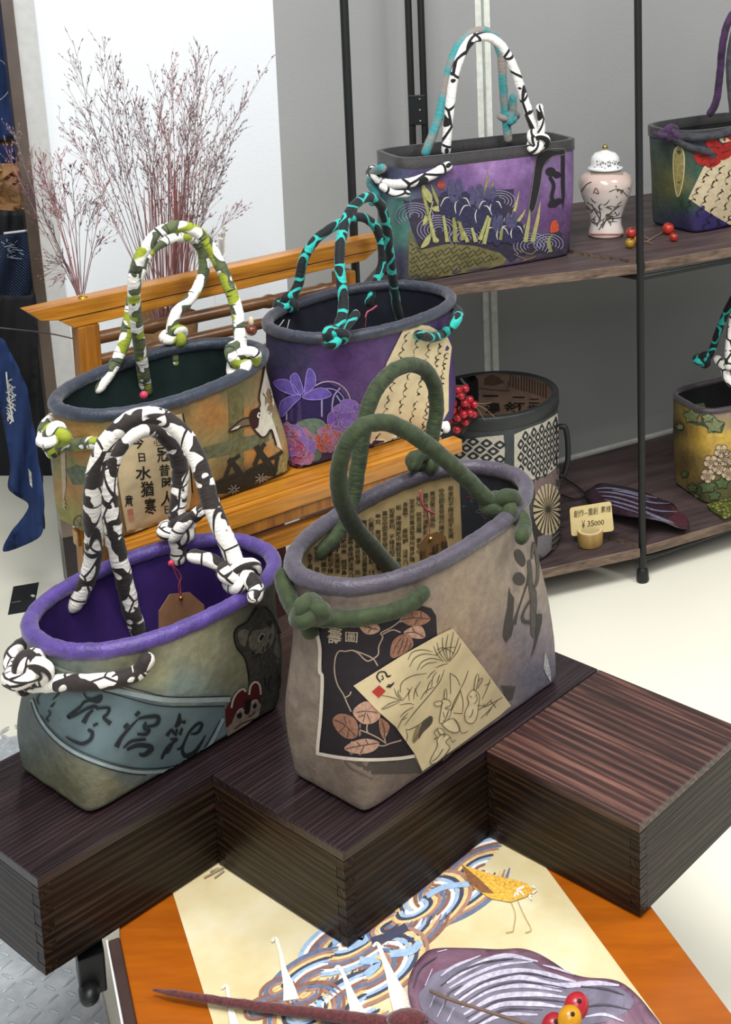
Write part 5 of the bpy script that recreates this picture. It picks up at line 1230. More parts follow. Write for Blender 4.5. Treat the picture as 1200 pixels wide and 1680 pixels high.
s.column('一濃', t(370, 260)[0], t(400, 440)[0], 26, LK, 'writing', 2, True, .03); s.column(' 金', t(510, 250)[0], t(520, 430)[0], 20, LK, 'writing', 2, True, .03); s.column('一不', t(580, 280)[0], t(590, 420)[0], 20, LK, 'writing', 2, True, .03); s.column('二也', t(700, 320)[0], t(680, 410)[0], 18, LK, 'writing', 2, True, .03)
for k in range(14): s.stroke(t(520 + k * 20, 110 + k * 7, 522 + k * 20, 170 + k * 7, 520 + k * 20, 240 + k * 6), 1.8, flat('382c24'), 'lining_text', 2, 3, True)
s.poly(t(330, 180, 380, 150, 440, 170, 480, 210, 400, 230, 330, 225), flat('4a3a30'), 'lining_print', 2, 9, inner=True)
s.stroke(t(290, 90, 500, 100, 500, 260), 1.4, flat('46382e'), 'lining_text', 2, 3, True); s.stroke(t(290, 250, 400, 262, 520, 270), 1.4, flat('46382e'), 'lining_text', 2, 3, True)
s.finish()
hb_ = Bag.__new__(Bag)
pr = cb[1] + .03
hp_ = [ony(919, 700, pr), ony(928, 702, pr), ony(932, 725, pr), ony(932, 755, pr), ony(926, 778, pr), ony(921, 780, pr)]
t_ = tube(spline(hp_, 6), .0062, 12); mk('side_handle', t_[0], t_[1], plain('1b1c1e', .5), can)

# ---------- lidded porcelain jar
jc = onz(995, 386, ZU); k_ = 1 / 703 / .965
jar = empty('lidded_jar', jc, 'small pink-and-white porcelain ginger jar with gold knob on the upper shelf', 'jar')
def jz(y): return (390 - y) * k_
def mat_porc():
    m, nt, b_ = newmat('porcelain', .12, .5); v = coords(nt); sp = nd(nt, 'ShaderNodeSeparateXYZ'); nt.links.new(v, sp.inputs[0])
    mr = nd(nt, 'ShaderNodeMapRange'); mr.inputs[1].default_value = 0; mr.inputs[2].default_value = .16; nt.links.new(sp.outputs[2], mr.inputs[0])
    ad = nd(nt, 'ShaderNodeMath', operation='MULTIPLY_ADD'); ad.inputs[1].default_value = .25; nt.links.new(nz(nt, v, 30, 3), ad.inputs[0]); nt.links.new(mr.outputs[0], ad.inputs[2])
    nt.links.new(ramp(nt, ad.outputs[0], [(.12, hx('bfa59a')), (.35, hx('d2cdc8')), (.75, hx('d0c6be')), (1.05, hx('c0aaa0'))]), b_.inputs['Base Color']); b_.inputs['Coat Weight'].default_value = .5
    return m
M_porc = mat_porc()
jp = [(.0, 0), (.039, 0), (.042, .004), (.041, .012), (.036, .028), (.037, .045), (.045, .068), (.056, .095), (.0625, .118), (.063, .130), (.058, .142), (.047, .149), (.036, .152), (.035, .158), (.0, .158)]
v, f, uv = lathe(jc, [(r_, z_ + .0006) for r_, z_ in jp], 48); mk('body', v, f, M_porc, jar, uv=uv); jb = (v, f)
lp = [(.0, .1585), (.041, .1585), (.0415, .162), (.037, .164), (.034, .167), (.034, .175), (.032, .187), (.024, .196), (.011, .200), (.005, .203), (.0, .203)]
v, f, uv = lathe(jc, lp, 48); lidj = mk('lid', v, f, plain('d5d6d6', .12, .5, 0, .06), jar, uv=uv); lb_ = (v, f)
v, f = ball(jc + UP * .2085, .0066, 16, 10, (1, 1, 1.2)); mk('knob', v, f, plain('a08a5a', .2, .5, .8), lidj)
sj = Surf(jar, jb[0] + lb_[0], jb[1] + [tuple(i + len(jb[0]) for i in q) for q in lb_[1]])
t = TF(900, 0, 3.5); GK = flat('4a443e'); GR = flat('8f8778'); RB = flat('7a3a34')
for k in range(34):
    cx, cy = rnd.uniform(240, 400), rnd.uniform(1160, 1300); sj.stroke(t(cx, cy, cx + rnd.uniform(-25, 25), cy - rnd.uniform(4, 22), cx + rnd.uniform(-40, 40), cy - rnd.uniform(8, 34)), [.8, 1.6, .6], GK, 'painted_foliage', 1, 3)
for p in ((280, 1300, 300, 1240, 290, 1180), (310, 1310, 350, 1230, 410, 1180), (290, 1320, 340, 1260, 420, 1250), (250, 1170, 270, 1210, 300, 1260)): sj.stroke(t(*p), 1.8, GK, 'painted_foliage', 1)
for k in range(12):
    cx, cy = rnd.uniform(370, 480), rnd.uniform(1070, 1140); sj.stroke(t(cx, cy, cx + rnd.uniform(-12, 12), cy + rnd.uniform(-14, 14)), 1.8, RB if k % 2 else GK, 'painted_sprig', 1, 3)
sj.stroke(t(350, 1100, 400, 1085, 440, 1110, 480, 1160), 1.2, GK, 'painted_sprig', 1); sj.stroke(t(260, 1110, 275, 1080, 290, 1110, 270, 1105), 1.6, RB, 'painted_butterfly', 1); sj.stroke(t(190, 1100, 220, 1060, 250, 1045), 1.5, GK, 'painted_sprig', 1)
for k in range(26): x0 = 246 + k * 7.2; sj.stroke(t(x0, 1004, x0 + 3, 990), 1.6, GR, 'lid_band', 1, 2); sj.stroke(t(x0 * .98 + 5, 1352, x0 * .98 + 8, 1342), 1.4, RB, 'foot_band', 1, 2)
for k in range(30): cx, cy = rnd.uniform(265, 412), rnd.uniform(925, 965); sj.stroke(t(cx, cy, cx + rnd.uniform(-10, 10), cy + rnd.uniform(-9, 9)), 1.7, GK if k % 3 else GR, 'lid_print', 1, 2)
sj.finish()

# ---------- rose hips
def hip(x, y, z, r_, col, label, root=None, dark='2a1c10'):
    d = ray(x, y); c = onz(x, y, z)
    o = empty('rose_hip', V(c[0], c[1], z - r_), label, 'berry', 'rose hips')
    v, f = ball(c, r_, 20, 14, (1, 1, 1.03)); mk('fruit', v, f, plain(col, .3, .5, 0, .2, 60), o)
    v, f = ball(c + V(.3, -.4, .82) * r_, r_ * .2, 8, 6); mk('calyx', v, f, plain(dark, .7), o)
    return o
hip(1036, 382, ZU + .013, .0125, 'a8322a', 'red rose hip beside the porcelain jar foot')
hip(1034, 399, ZU + .0115, .011, '98791c', 'yellow-green rose hip below the porcelain jar')
hip(1048, 394, ZU + .0115, .011, 'c07018', 'orange rose hip half behind the front iron post')
hip(1097, 375, ZU + .0145, .0138, 'b03022', 'larger red rose hip at the tip of the twig by the right bag')
hip(1106, 389, ZU + .0105, .0100, 'a02a20', 'small red rose hip below the larger one by the right bag')
tw = empty('hip_twig', onz(1070, 397, ZU), 'thin forked twig joining the rose hips on the upper shelf', 'twig')
for P in (((1050, 394), (1062, 396), (1075, 388), (1092, 379)), ((1060, 396), (1070, 399)), ((1066, 393), (1058, 388))):
    t_ = tube(spline([onz(x, y, ZU + .004) for x, y in P], 5), .0012, 8); mk('stem', t_[0], t_[1], plain('8a6a55', .7), tw)

# ---------- price card in a wooden holder
ph_ = onz(969, 893, ZL)
hold = empty('card_holder', ph_, 'round wooden place-card holder on the lower shelf', 'card holder')
v, f, uv = lathe(ph_ + UP * .0006, [(0, 0), (.027, 0), (.0285, .003), (.0285, .031), (.027, .034), (.020, .034)], 40); mk('block', v, f, wood('oak_block', hx('7d6235'), hx('a88a52'), 2, 60, .5), hold)
v, f, uv = lathe(ph_ + UP * .0006, [(.0203, .0338), (.0275, .0338), (.0275, .0348), (.0203, .0348)], 40); mk('cut_ring', v, f + [(q + 3 * 40, (q + 1) % 40 + 3 * 40, (q + 1) % 40, q) for q in range(40)], plain('cdb88a', .6), hold)
yc = ph_[1]; Q = [(935, 833), (1003, 822), (1008, 871), (938, 880)]
card_n = norm(V(.08, -1, .02)); cp0 = V(ph_[0], ph_[1] , ZL + .04)
def oncard(x, y, out=0.): return onplane(x, y, cp0 + card_n * out, card_n)
ql = rounded([V(x, y, 0) for x, y in Q], 5, 4); fr_ = [oncard(p[0], p[1], .0006) for p in ql]; bk_ = [oncard(p[0], p[1], -.0006) for p in ql]; n = len(fr_)
pcard = mk('price_card', fr_ + bk_, [list(range(n)), list(range(2 * n - 1, n - 1, -1))] + [(i, n + i, n + (i + 1) % n, (i + 1) % n) for i in range(n)], plain('d2bf8a', .6, .3, 0, .06), None, smooth=False)
tag(pcard, 'cream handwritten price card standing in the wooden holder', 'price card')
sc_ = Surf(pcard, fr_, [list(range(n))]); fr2 = lambda x, y: oncard(x, y, .0012)
tt_ = TF(900, 760, 4.)
for ch, x0, y0, w_, h_ in (('創', 168, 310, 34, 48), ('作', 203, 305, 32, 46), ('一', 238, 312, 22, 36), ('重', 262, 296, 32, 46), ('創', 294, 292, 32, 46), ('素', 345, 284, 32, 42), ('様', 380, 280, 32, 44), ('¥', 218, 378, 26, 54), ('3', 248, 380, 36, 36), ('5', 272, 378, 36, 36), ('0', 296, 381, 32, 30), ('0', 318, 378, 32, 30), ('0', 340, 374, 32, 30)):
    sc_.text(ch, tt_(x0, y0, x0 + w_, y0 - 4, x0 + w_, y0 + h_ - 4, x0, y0 + h_), flat('33291c'), 'writing', 1, free=fr2)
sc_.finish()

# ---------- dried leaves
def mat_leaf(name, c0, c1, rough=.45):
    m, nt, b_ = newmat(name, rough, .45); v = coords(nt); f = nz(nt, v, 22, 5, .6, .5)
    nt.links.new(ramp(nt, f, [(.3, hx(c0)), (.7, hx(c1))]), b_.inputs['Base Color']); bump(nt, b_, nz(nt, v, 120, 4), .0012); return m
def leaf_sheet(outline, hfun, mat, root, step=9, th=.0012, name='blade'):
    tmp = Bag.__new__(Bag); tmp.parts = {}; tmp.root = root
    tmp.poly(outline, mat, name, 0, step, smooth=5, free=lambda x, y: hfun(x, y))
    (vs, fs, _), = tmp.parts.values()
    A3 = np.array(vs); nn = sum((np.cross(A3[q[1]] - A3[q[0]], A3[q[2]] - A3[q[0]]) for q in fs), V(0, 0, 0))
    if np.dot(nn, A3.mean(0) - CAM) > 0: fs = [list(q)[::-1] for q in fs]
    o = mk(name, vs, fs, mat, root); sm = o.modifiers.new('s', 'SOLIDIFY'); sm.thickness = th; sm.offset = -1
    return o, vs, fs
t = TF(900, 760, 4.)
lr = empty('dried_leaf', onz(1040, 830, ZL), 'dark purple dried leaf lying on the lower shelf beside the price card', 'leaf')
def hl(x, y):
    u = (x - 965) / 165; c_ = 800 + 60 * u; d_ = (y - c_) / 40.
    return onz(x, y, ZL + .004 + max(0, .045 * (1 - .6 * d_ * d_) * math.sin(math.pi * min(1, max(0, .12 + .8 * u)))))
ml = mat_leaf('purple_leaf', '1c1218', '3a2430')
o, vs, fs = leaf_sheet(t(235, 200, 285, 160, 340, 130, 420, 140, 540, 160, 640, 190, 740, 235, 820, 265, 860, 320, 905, 350, 925, 420, 860, 425, 760, 385, 640, 360, 500, 345, 380, 320, 290, 270), hl, ml, lr)
sl = Surf(lr, vs, fs)
for p in ((310, 170, 400, 165, 520, 185, 640, 215, 760, 240), (330, 190, 420, 195, 540, 220, 680, 260, 800, 265), (350, 215, 440, 225, 560, 260, 700, 310, 850, 320), (370, 240, 460, 260, 580, 295, 700, 345, 820, 390), (390, 265, 480, 290, 600, 330), (640, 330, 740, 370, 830, 400), (420, 180, 540, 200, 660, 240)):
    q = t(*p); sl.stroke(q, [1] + [2.6] * (len(q) - 2) + [.8], flat('6d6a80', var=.3), 'pale_streak', 1)
sl.poly(t(800, 270, 860, 325, 905, 352, 920, 415, 860, 420, 770, 380, 820, 340), flat('451f2a'), 'red_tip', 1, 9)
sl.finish()
for P in (((962, 812), (950, 800), (935, 790), (925, 783)), ((958, 815), (940, 818), (922, 812))):
    t_ = tube(spline([onz(x, y, ZL + .008) for x, y in P], 5), .0022, 8); mk('stalk', t_[0], t_[1], plain('231519', .6), lr)

# ---------- red berry spray over the canister rim
br = empty('berry_spray', V(*ony(770, 680, cb[1] - Rc - .012)[:2], ct - .05), 'spray of small bright red berries hanging over the canister rim', 'berries')
yb = cb[1] - Rc - .02
for x, y, r_ in ((752, 640, 6.5), (764, 638, 6.5), (757, 650, 6), (744, 662, 7), (771, 656, 6.5), (738, 668, 6), (763, 662, 6.5), (768, 665, 6), (779, 664, 6), (743, 674, 6.5), (752, 686, 6), (761, 680, 6.5), (768, 673, 6), (772, 678, 6), (778, 680, 6), (749, 690, 5.5), (764, 693, 6), (750, 705, 6.5), (757, 672, 5.5), (746, 680, 5.5), (733, 676, 5.5), (739, 690, 5.5)):
    c = ony(x, y, yb + rnd.uniform(-.02, .012)); v, f = ball(c, r_ / 735, 12, 8); mk('berry', v, f, plain('a01a28', .2, .6, 0, .15), br)
    t_ = tube(spline([c, ony((x + 762) / 2 + 3, (y + 700) / 2, yb), ony(760, 712, yb)], 4), .0009, 6); mk('stem', t_[0], t_[1], plain('4a3a2c', .7), br)
for P in (((782, 664), (795, 670), (812, 684)), ((780, 662), (800, 662), (806, 660)), ((782, 668), (790, 680), (796, 690))):
    t_ = tube(spline([ony(x, y, yb) for x, y in P], 4), .0007, 6); mk('stem', t_[0], t_[1], plain('7a6a58', .7), br)

# ================================================================== on the table runner: big leaf, stalk, hips
t = TF(640, 1520, 2.553)
lf = empty('big_dried_leaf', onz(860, 1640, ZR), 'large purple-mauve dried leaf with silvery streaks lying on the table runner', 'leaf')
def h2(x, y):
    u = (x - 668) / 400; ridge = 1590 + 60 * u; d_ = (y - ridge) / 85.
    return onz(x, y, ZR + .0025 + .030 * math.exp(-d_ * d_) * (.55 + .45 * math.sin(math.pi * min(1, max(0, u)))) + .006 * math.sin(x * .045) * math.exp(-d_ * d_))
o, vs, fs = leaf_sheet(t(75, 270, 85, 200, 130, 125, 190, 92, 330, 90, 450, 95, 550, 92, 620, 112, 690, 152, 750, 192, 820, 212, 920, 220, 980, 240, 1040, 290, 1090, 350, 1140, 420, 1160, 520, 1080, 600, 860, 620, 600, 600, 400, 560, 250, 500, 130, 410, 90, 340), h2, mat_leaf('mauve_leaf', '57384a', '7d5f70'), lf, step=10)
sl = Surf(lf, vs, fs); SIL = flat('b3aec0', var=.25, sc=200); DKL = flat('4a4450', var=.25)
q = t(120, 300, 150, 250, 185, 200, 260, 170, 400, 130, 540, 125, 660, 190, 800, 235, 960, 260, 1020, 330, 900, 400, 700, 420, 480, 440, 300, 440, 170, 390); sl.poly(q, flat('6d6878', var=.25, sc=60), 'grey_bloom', 0, 12, smooth=4)
for p, w in (((200, 110, 240, 100), 5), ((150, 250, 180, 180), 5), ((215, 210, 270, 170, 380, 125), 6), ((240, 240, 330, 180, 480, 125, 620, 150), 9), ((250, 260, 340, 210, 460, 165, 600, 150), 6), ((270, 290, 360, 230, 500, 190, 640, 200, 780, 235), 10), ((280, 320, 380, 250, 540, 215, 700, 250, 860, 240, 960, 250), 10), ((300, 340, 420, 270, 560, 250, 720, 275), 8), ((310, 370, 440, 300, 600, 285, 740, 300), 9), ((330, 400, 460, 330, 600, 325, 720, 340), 9), ((360, 420, 480, 370, 620, 370), 8), ((640, 165, 700, 180, 770, 205), 5), ((820, 380, 900, 370, 980, 400), 6), ((240, 400, 270, 340), 5), ((200, 380, 230, 320), 5), ((170, 340, 190, 290), 4)):
    qq = t(*p); sl.stroke(qq, [w * .35] + [w * .85] * (len(qq) - 2) + [w * .3], SIL, 'silver_streak', 1)
for p in ((215, 250, 300, 190, 420, 150, 520, 140), (290, 300, 400, 235, 560, 200, 700, 225), (300, 330, 420, 262, 560, 236, 740, 262), (320, 385, 450, 315, 600, 305, 740, 320), (230, 330, 250, 280, 300, 250), (350, 415, 480, 350, 640, 350), (800, 255, 900, 265, 980, 290), (820, 340, 900, 330, 1000, 350), (100, 260, 130, 180, 200, 130)):
    qq = t(*p); sl.stroke(qq, [1.5] + [3.4] * (len(qq) - 2) + [1], DKL, 'dark_streak', 2)
sl.finish()
t_ = tube(spline([onz(x, y, ZR + z_) for x, y, z_ in ((707, 1626, .034), (740, 1640, .038), (790, 1656, .04), (840, 1672, .04), (900, 1690, .036))], 6), .0016, 8); mk('midrib', t_[0], t_[1], plain('6a5448', .6), lf)
def mat_stalk():
    m, nt, b_ = newmat('red_velvet_stalk', .75, .3); v = coords(nt)
    nt.links.new(ramp(nt, nz(nt, v, 260, 4, .7), [(.35, hx('3a1418')), (.7, hx('6b2a2e'))]), b_.inputs['Base Color']); b_.inputs['Sheen Weight'].default_value = .4; bump(nt, b_, nz(nt, v, 700, 2), .001); return m
pts = [(252, 1624), (300, 1632), (380, 1645), (460, 1656), (560, 1668), (640, 1680), (720, 1698)]
P = [onz(x, y, ZR + .0085 - .0015 * (i == 0)) for i, (x, y) in enumerate(pts)]; path = spline(P, 8)
rr = np.interp(np.linspace(0, 1, len(path)), [0, .1, .4, .8, 1], [.0012, .0030, .0048, .0066, .0075])
t_ = tube(path, rr, 14, wob=.08); stk = mk('dried_stalk', t_[0], t_[1], mat_stalk(), None); tag(stk, 'long dark red velvety dried stalk tapering to a point across the table', 'stalk')
v, f = ball(onz(668, 1672, ZR + .016), .012, 12, 8, (1.8, 1, .7)); mk('bud', v, f, mat_stalk(), stk)
hip(946, 1651, ZR + .058, .0128, 'a81f2c', 'bright crimson rose hip on the big mauve leaf')
hip(935, 1672, ZR + .062, .0122, 'c48a14', 'golden yellow rose hip between two red ones on the big leaf')
hip(908, 1684, ZR + .050, .0122, '9e1c28', 'dark red rose hip cut by the lower frame edge')

# ---------- brocade print on the runner
sr = Surf(runner, [V(p[0], p[1], ZR) for p in runner_pts], [[0, 1, 2, 3]]); _n = [0]
def fl_(k):
    _n[0] += 1; z_ = ZR + .0002 + k * .00022 + _n[0] * 6e-6
    return lambda x, y: onz(x, y, z_)
CW = [flat(c, var=.15, sc=200) for c in ('7f5a4c', 'd8d3cf', '8fa9c4', '3d3f52', 'cbb27c', '9a7462', '5d6a86')]
def swirl(cx, cy, R0, R1, n_, a0, a1, tilt, sq=.5, k0=0, w=6.5, ly=1):
    for k in range(n_):
        R = R0 + (R1 - R0) * k / max(1, n_ - 1); q = []
        for i in range(13):
            a = a0 + (a1 - a0) * i / 12; x, y = R * math.cos(a), R * sq * math.sin(a); q.append((cx + x * math.cos(tilt) - y * math.sin(tilt), cy + x * math.sin(tilt) + y * math.cos(tilt)))
        sr.stroke(q, [w * .35] + [w] * 11 + [w * .35], CW[(k + k0) % 7], 'wave_swirl', ly, 3, free=fl_(ly))
TI = -.45
for a in ((790, 1425, 12, 100, 12, 1.2, 5.6, TI, .5, 0), (735, 1455, 14, 110, 12, .3, 4.8, TI, .5, 2), (680, 1490, 14, 100, 12, -.8, 3.6, TI, .5, 1), (640, 1520, 14, 110, 12, .4, 5.2, TI, .5, 3), (575, 1545, 12, 90, 10, .8, 5.6, TI, .45, 0), (600, 1590, 14, 110, 11, -.8, 3.4, TI, .5, 2), (520, 1610, 12, 90, 10, .3, 5.4, TI, .5, 4), (600, 1650, 14, 110, 10, 1.0, 5.0, TI, .5, 1), (500, 1660, 12, 70, 8, 0, 6.2, TI, .6, 0)): swirl(*a)
for q, c_, w in (([(545, 1545), (575, 1535), (600, 1540), (570, 1556)], 2, 12), ([(610, 1545), (640, 1535), (668, 1520)], 3, 14), ([(640, 1565), (675, 1560), (690, 1545)], 2, 12), ([(700, 1470), (730, 1455), (770, 1450)], 2, 9), ([(590, 1575), (620, 1580), (600, 1600)], 2, 12)):
    sr.stroke(q, w, CW[c_], 'wave_patch', 2, 4, free=fl_(2))
WT = flat('d9d4c8', var=.2, sc=300); GD = flat('cfa040', var=.35, sc=300); BRN = flat('7a5236', var=.3, sc=300)
for q, w in (([(446, 1545), (453, 1540), (460, 1560), (466, 1590), (474, 1618), (478, 1640)], [4, 6, 6, 9, 18, 26]), ([(548, 1592), (556, 1586), (566, 1604), (576, 1632), (590, 1668), (600, 1690)], [4, 6, 7, 13, 26, 34]), ([(612, 1553), (620, 1548), (628, 1568), (640, 1598), (652, 1630), (668, 1670), (675, 1695)], [4, 6, 8, 14, 26, 36, 40]), ([(364, 1622), (372, 1617), (376, 1640), (382, 1670), (388, 1690)], [3, 5, 6, 12, 16])):
    sr.stroke(q, w, WT, 'crane', 4, 5, free=fl_(4))
for cx, cy in ((455, 1622), (500, 1632), (430, 1652)): swirl(cx, cy, 6, 30, 4, 0, 5.6, TI, .5, 4, 5, 3)
sr.poly([(758, 1418), (775, 1424), (800, 1432), (830, 1440), (862, 1448), (880, 1462), (862, 1472), (838, 1480), (805, 1474), (780, 1458), (765, 1440)], GD, 'gold_bird', 3, 12, free=fl_(3)); sr.poly([(758, 1418), (785, 1440), (812, 1466), (790, 1464), (768, 1446)], BRN, 'gold_bird_wing', 4, 10, free=fl_(4))
for k in range(14): x0, y0 = rnd.uniform(846, 876), rnd.uniform(1448, 1476); sr.stroke([(x0, y0), (x0 + rnd.uniform(-8, 8), y0 + rnd.uniform(-6, 8))], 3, WT, 'gold_bird_tail', 4, 2, free=fl_(4))
for q in ([(838, 1478), (846, 1500), (842, 1528)], [(850, 1478), (862, 1505), (872, 1525), (862, 1530)], [(842, 1528), (830, 1530)]): sr.stroke(q, 1.2, flat('9a7f4c'), 'bird_leg', 3, 3, free=fl_(3))
for q in ([(372, 1420), (350, 1432), (335, 1440)], [(368, 1428), (352, 1440)], [(360, 1424), (345, 1430)]): sr.stroke(q, 3, flat('8f8068'), 'crest_print', 3, 3, free=fl_(3))
sr.finish()
# ================================================================== tags and strings inside the bags
def tagplate(bag, px, w, mat, name='price_tag', th=.001):
    n = len(px); fr = [bag.at(x, y, w) for x, y in px]; bk = [p - bag.nrm * th for p in fr]
    return mk(name, fr + bk, [list(range(n))[::-1], list(range(n, 2 * n))] + [(i, (i + 1) % n, n + (i + 1) % n, n + i) for i in range(n)], mat, bag.root, smooth=False)
KR = plain('7d5a42', .7, .25, 0, .1)
def string(bag, px, w, r_=.0007, col='8a3444'):
    t_ = tube(spline([bag.at(x, y, w) for x, y in px], 5), r_, 6); return mk('tag_string', t_[0], t_[1], plain(col, .6), bag.root)
tg = tagplate(bA, [(261, 1040), (261, 1003), (279, 975), (312, 972), (335, 992), (337, 1028)], .03, KR)
string(bA, [(281, 924), (290, 945), (296, 960), (297, 980)], .031); string(bA, [(283, 926), (297, 945), (293, 962), (297, 980)], .031)
v, f = ball(bA.at(297, 981, .032), .0026, 12, 8); mk('eyelet', v, f, plain('b5763a', .25, .5, .9), tg)
v, f = ball(bA.at(281, 924, .02), .004, 10, 8); mk('pink_bead', v, f, plain('c0324e', .5), bA.root)
tg = tagplate(bD, [(690, 918), (688, 893), (700, 878), (718, 872), (732, 880), (736, 902), (734, 922)], -.04, plain('6d5030', .7))
string(bD, [(690, 806), (692, 825), (700, 836), (712, 842)], -.05, .0016, 'a84a58'); string(bD, [(700, 836), (704, 855), (706, 882)], -.045)
v, f = ball(bD.at(707, 884, -.038), .003, 12, 8); mk('eyelet', v, f, plain('c9a86a', .25, .5, .9), tg)
for ch, x0, y0 in (('創', 688, 904), ('一', 704, 900), ('経', 710, 894), ('験', 724, 888)):
    bD.text(ch, [(x0, y0), (x0 + 11, y0 - 3), (x0 + 11, y0 + 15), (x0, y0 + 17)], INK, 'tag_writing', 1, free=lambda x, y: bD.at(x, y, -.0385))
string(bC, [(600, 520), (603, 512), (610, 508), (618, 502)], .02, .0016, 'a84a58'); string(bC, [(601, 522), (600, 535), (600, 548)], .03)
for P in ([(475, 525), (472, 540), (476, 556)], [(466, 525), (455, 540), (447, 552)]): string(bC, P, -.08, .0008, 'a9a9a6')
v, f = ball(bB.at(236, 648, .08), .006, 10, 8); mk('pink_bead', v, f, plain('a8324e', .5), bB.root)
# black-and-white knot beside the stand's right end
bC.surf_rope([(712, 700), (722, 694), (730, 697), (732, 703)], .0082, 'ink', 'rope_end', out=.012)
# green knitted mat under the lower right bag
M_knit = None
def mat_knit():
    m, nt, b_ = newmat('green_knit', .7, .3); v = coords(nt, 'Object', (1, 1, 1))
    n = nd(nt, 'ShaderNodeTexVoronoi', feature='DISTANCE_TO_EDGE'); n.inputs['Scale'].default_value = 95; nt.links.new(v, n.inputs['Vector'])
    nt.links.new(ramp(nt, n.outputs[0], [(.05, hx('3a3f1c')), (.3, hx('83863c'))]), b_.inputs['Base Color']); bump(nt, b_, n.outputs[0], .003); return m
mp = [onz(1160, 834, ZL), onz(1188, 855, ZL), onz(1215, 846, ZL), onz(1215, 818, ZL)]
c0 = sum(mp) / 4; mp = [p + (c0 - p) * .0 for p in mp]
v, f = slab(ccw([tuple(p[:2]) for p in mp]), ZL + .0006, ZL + .012)
fp = mk('knitted_pouch', v, f, mat_knit(), None, smooth=False); tag(fp, 'small green knitted pouch lying in front of the yellow bag', 'pouch')
bv = fp.modifiers.new('b', 'BEVEL'); bv.width = .004; bv.segments = 3

# ================================================================== dried grass
GST = plain('8c7678', .7, .2, 0, .2); GSP = plain('654c50', .7, .2, 0, .25)
GST2 = plain('94696a', .7, .2, 0, .2)
def stalk(root, base, tip, nb, rg, name='grass_stalk', bend=.0, dense=1.):
    mb = MB(); base = np.asarray(base); tip = np.asarray(tip); d = tip - base; L = np.linalg.norm(d)
    side = norm(np.cross(d, V(0, 1, 0))); mid = base + d * .55 + side * bend * L + V(0, 0, .03)
    path = spline([base, mid, tip], 9); rr = np.linspace(.0009, .0003, len(path)); t_ = tube(path, rr, 5, cap=False); mb.add(*t_)
    sp = []
    def spike(p, dr):
        dr = norm(dr); s1 = norm(np.cross(dr, V(.3, 1, .2))); s2 = np.cross(dr, s1); l, w = rg.uniform(.005, .009), rg.uniform(.0007, .0012); n0 = len(sp)
        mb.add([p, p + dr * l * .45 + s1 * w, p + dr * l * .45 + s2 * w, p + dr * l * .45 - s1 * w, p + dr * l * .45 - s2 * w, p + dr * l], [(0, 1, 2), (0, 2, 3), (0, 3, 4), (0, 4, 1), (5, 2, 1), (5, 3, 2), (5, 4, 3), (5, 1, 4)])
    for k in range(nb):
        u = rg.uniform(.42, 1.) ; i = min(len(path) - 2, int(u * (len(path) - 1))); p = path[i] + (path[i + 1] - path[i]) * rg.random(); T = norm(path[i + 1] - path[i])
        a = rg.uniform(0, 6.28); s1 = norm(np.cross(T, V(.2, 1, .1))); s2 = np.cross(T, s1); dr = norm(T * 1.25 + (s1 * math.cos(a) + s2 * math.sin(a)) * rg.uniform(.5, .85))
        l = rg.uniform(.02, .062) * (1.35 - u * .7); q = p + dr * l + V(0, 0, rg.uniform(-.004, .008)); t_ = tube([p, (p + q) / 2 + s1 * .001, q], [.00035, .0003, .00025], 3, cap=False); mb.add(*t_)
        for j in range(rg.randint(2, 4)): 
            w = rg.uniform(.3, 1.); spike(p + (q - p) * w, dr + V(rg.uniform(-.6, .6), rg.uniform(-.6, .6), rg.uniform(-.3, .6)))
    spike(tip, d); return mb.build(name, rg.choice([GST, GSP, GST2, GST]), root)
rg = random.Random(11)
gb = ony(276, 620, 2.42); vase = empty('dried_grass_vase', V(gb[0], gb[1], 0), 'tall bunch of wispy pinkish dried grass in a kraft vase behind the stand', 'dried grass')
vt = ony(285, 520, 2.42)[2]
v, f, uv = lathe(V(gb[0], gb[1], 0), [(0, 0.001), (.05, .001), (.055, .02), (.05, .3), (.045, vt - .22), (.05, vt - .1), (.062, vt)], 28); mk('kraft_vase', v, f, plain('8a6a48', .7, .2, 0, .2, 25, .002), vase)
t = TF(0, 0, 2.609)
for x, y in t(315, 185, 305, 270, 290, 370, 250, 510, 330, 515, 340, 600, 440, 170, 435, 290, 480, 250, 512, 275, 530, 350, 575, 440, 735, 250, 655, 350, 600, 450, 690, 430, 855, 215, 838, 240, 770, 370, 865, 280, 905, 245, 975, 325, 930, 355, 1120, 325, 1050, 440, 965, 540, 1010, 565, 890, 600, 885, 780, 935, 795, 1015, 895, 720, 330, 800, 300, 745, 340, 350, 740, 560, 510, 820, 430, 840, 500, 700, 520, 660, 600, 780, 600):
    dy = rg.uniform(-.16, .12); c_ = ony(x, y, 2.42 + dy); b0 = ony(rg.uniform(262, 300), 560, 2.42 + dy * .15)
    stalk(vase, b0, c_, 27, rg, bend=rg.uniform(-.05, .05))
mb = MB()
for k in range(70):
    x0 = rg.uniform(258, 304); dy = rg.uniform(-.03, .03); x1 = x0 + (x0 - 280) * rg.uniform(.2, 1.6) + rg.uniform(-8, 8); y1 = rg.uniform(250, 400)
    t_ = tube(spline([ony(x0, 610, 2.42 + dy), ony((x0 + x1) / 2 + rg.uniform(-3, 3), 480, 2.42 + dy), ony(x1, y1, 2.42 + dy * 2)], 4), .0007, 4, cap=False); mb.add(*t_)
o = mb.build('fine_stems', plain('8f5a55', .7, .2, 0, .25), vase); o['kind'] = 'stuff'
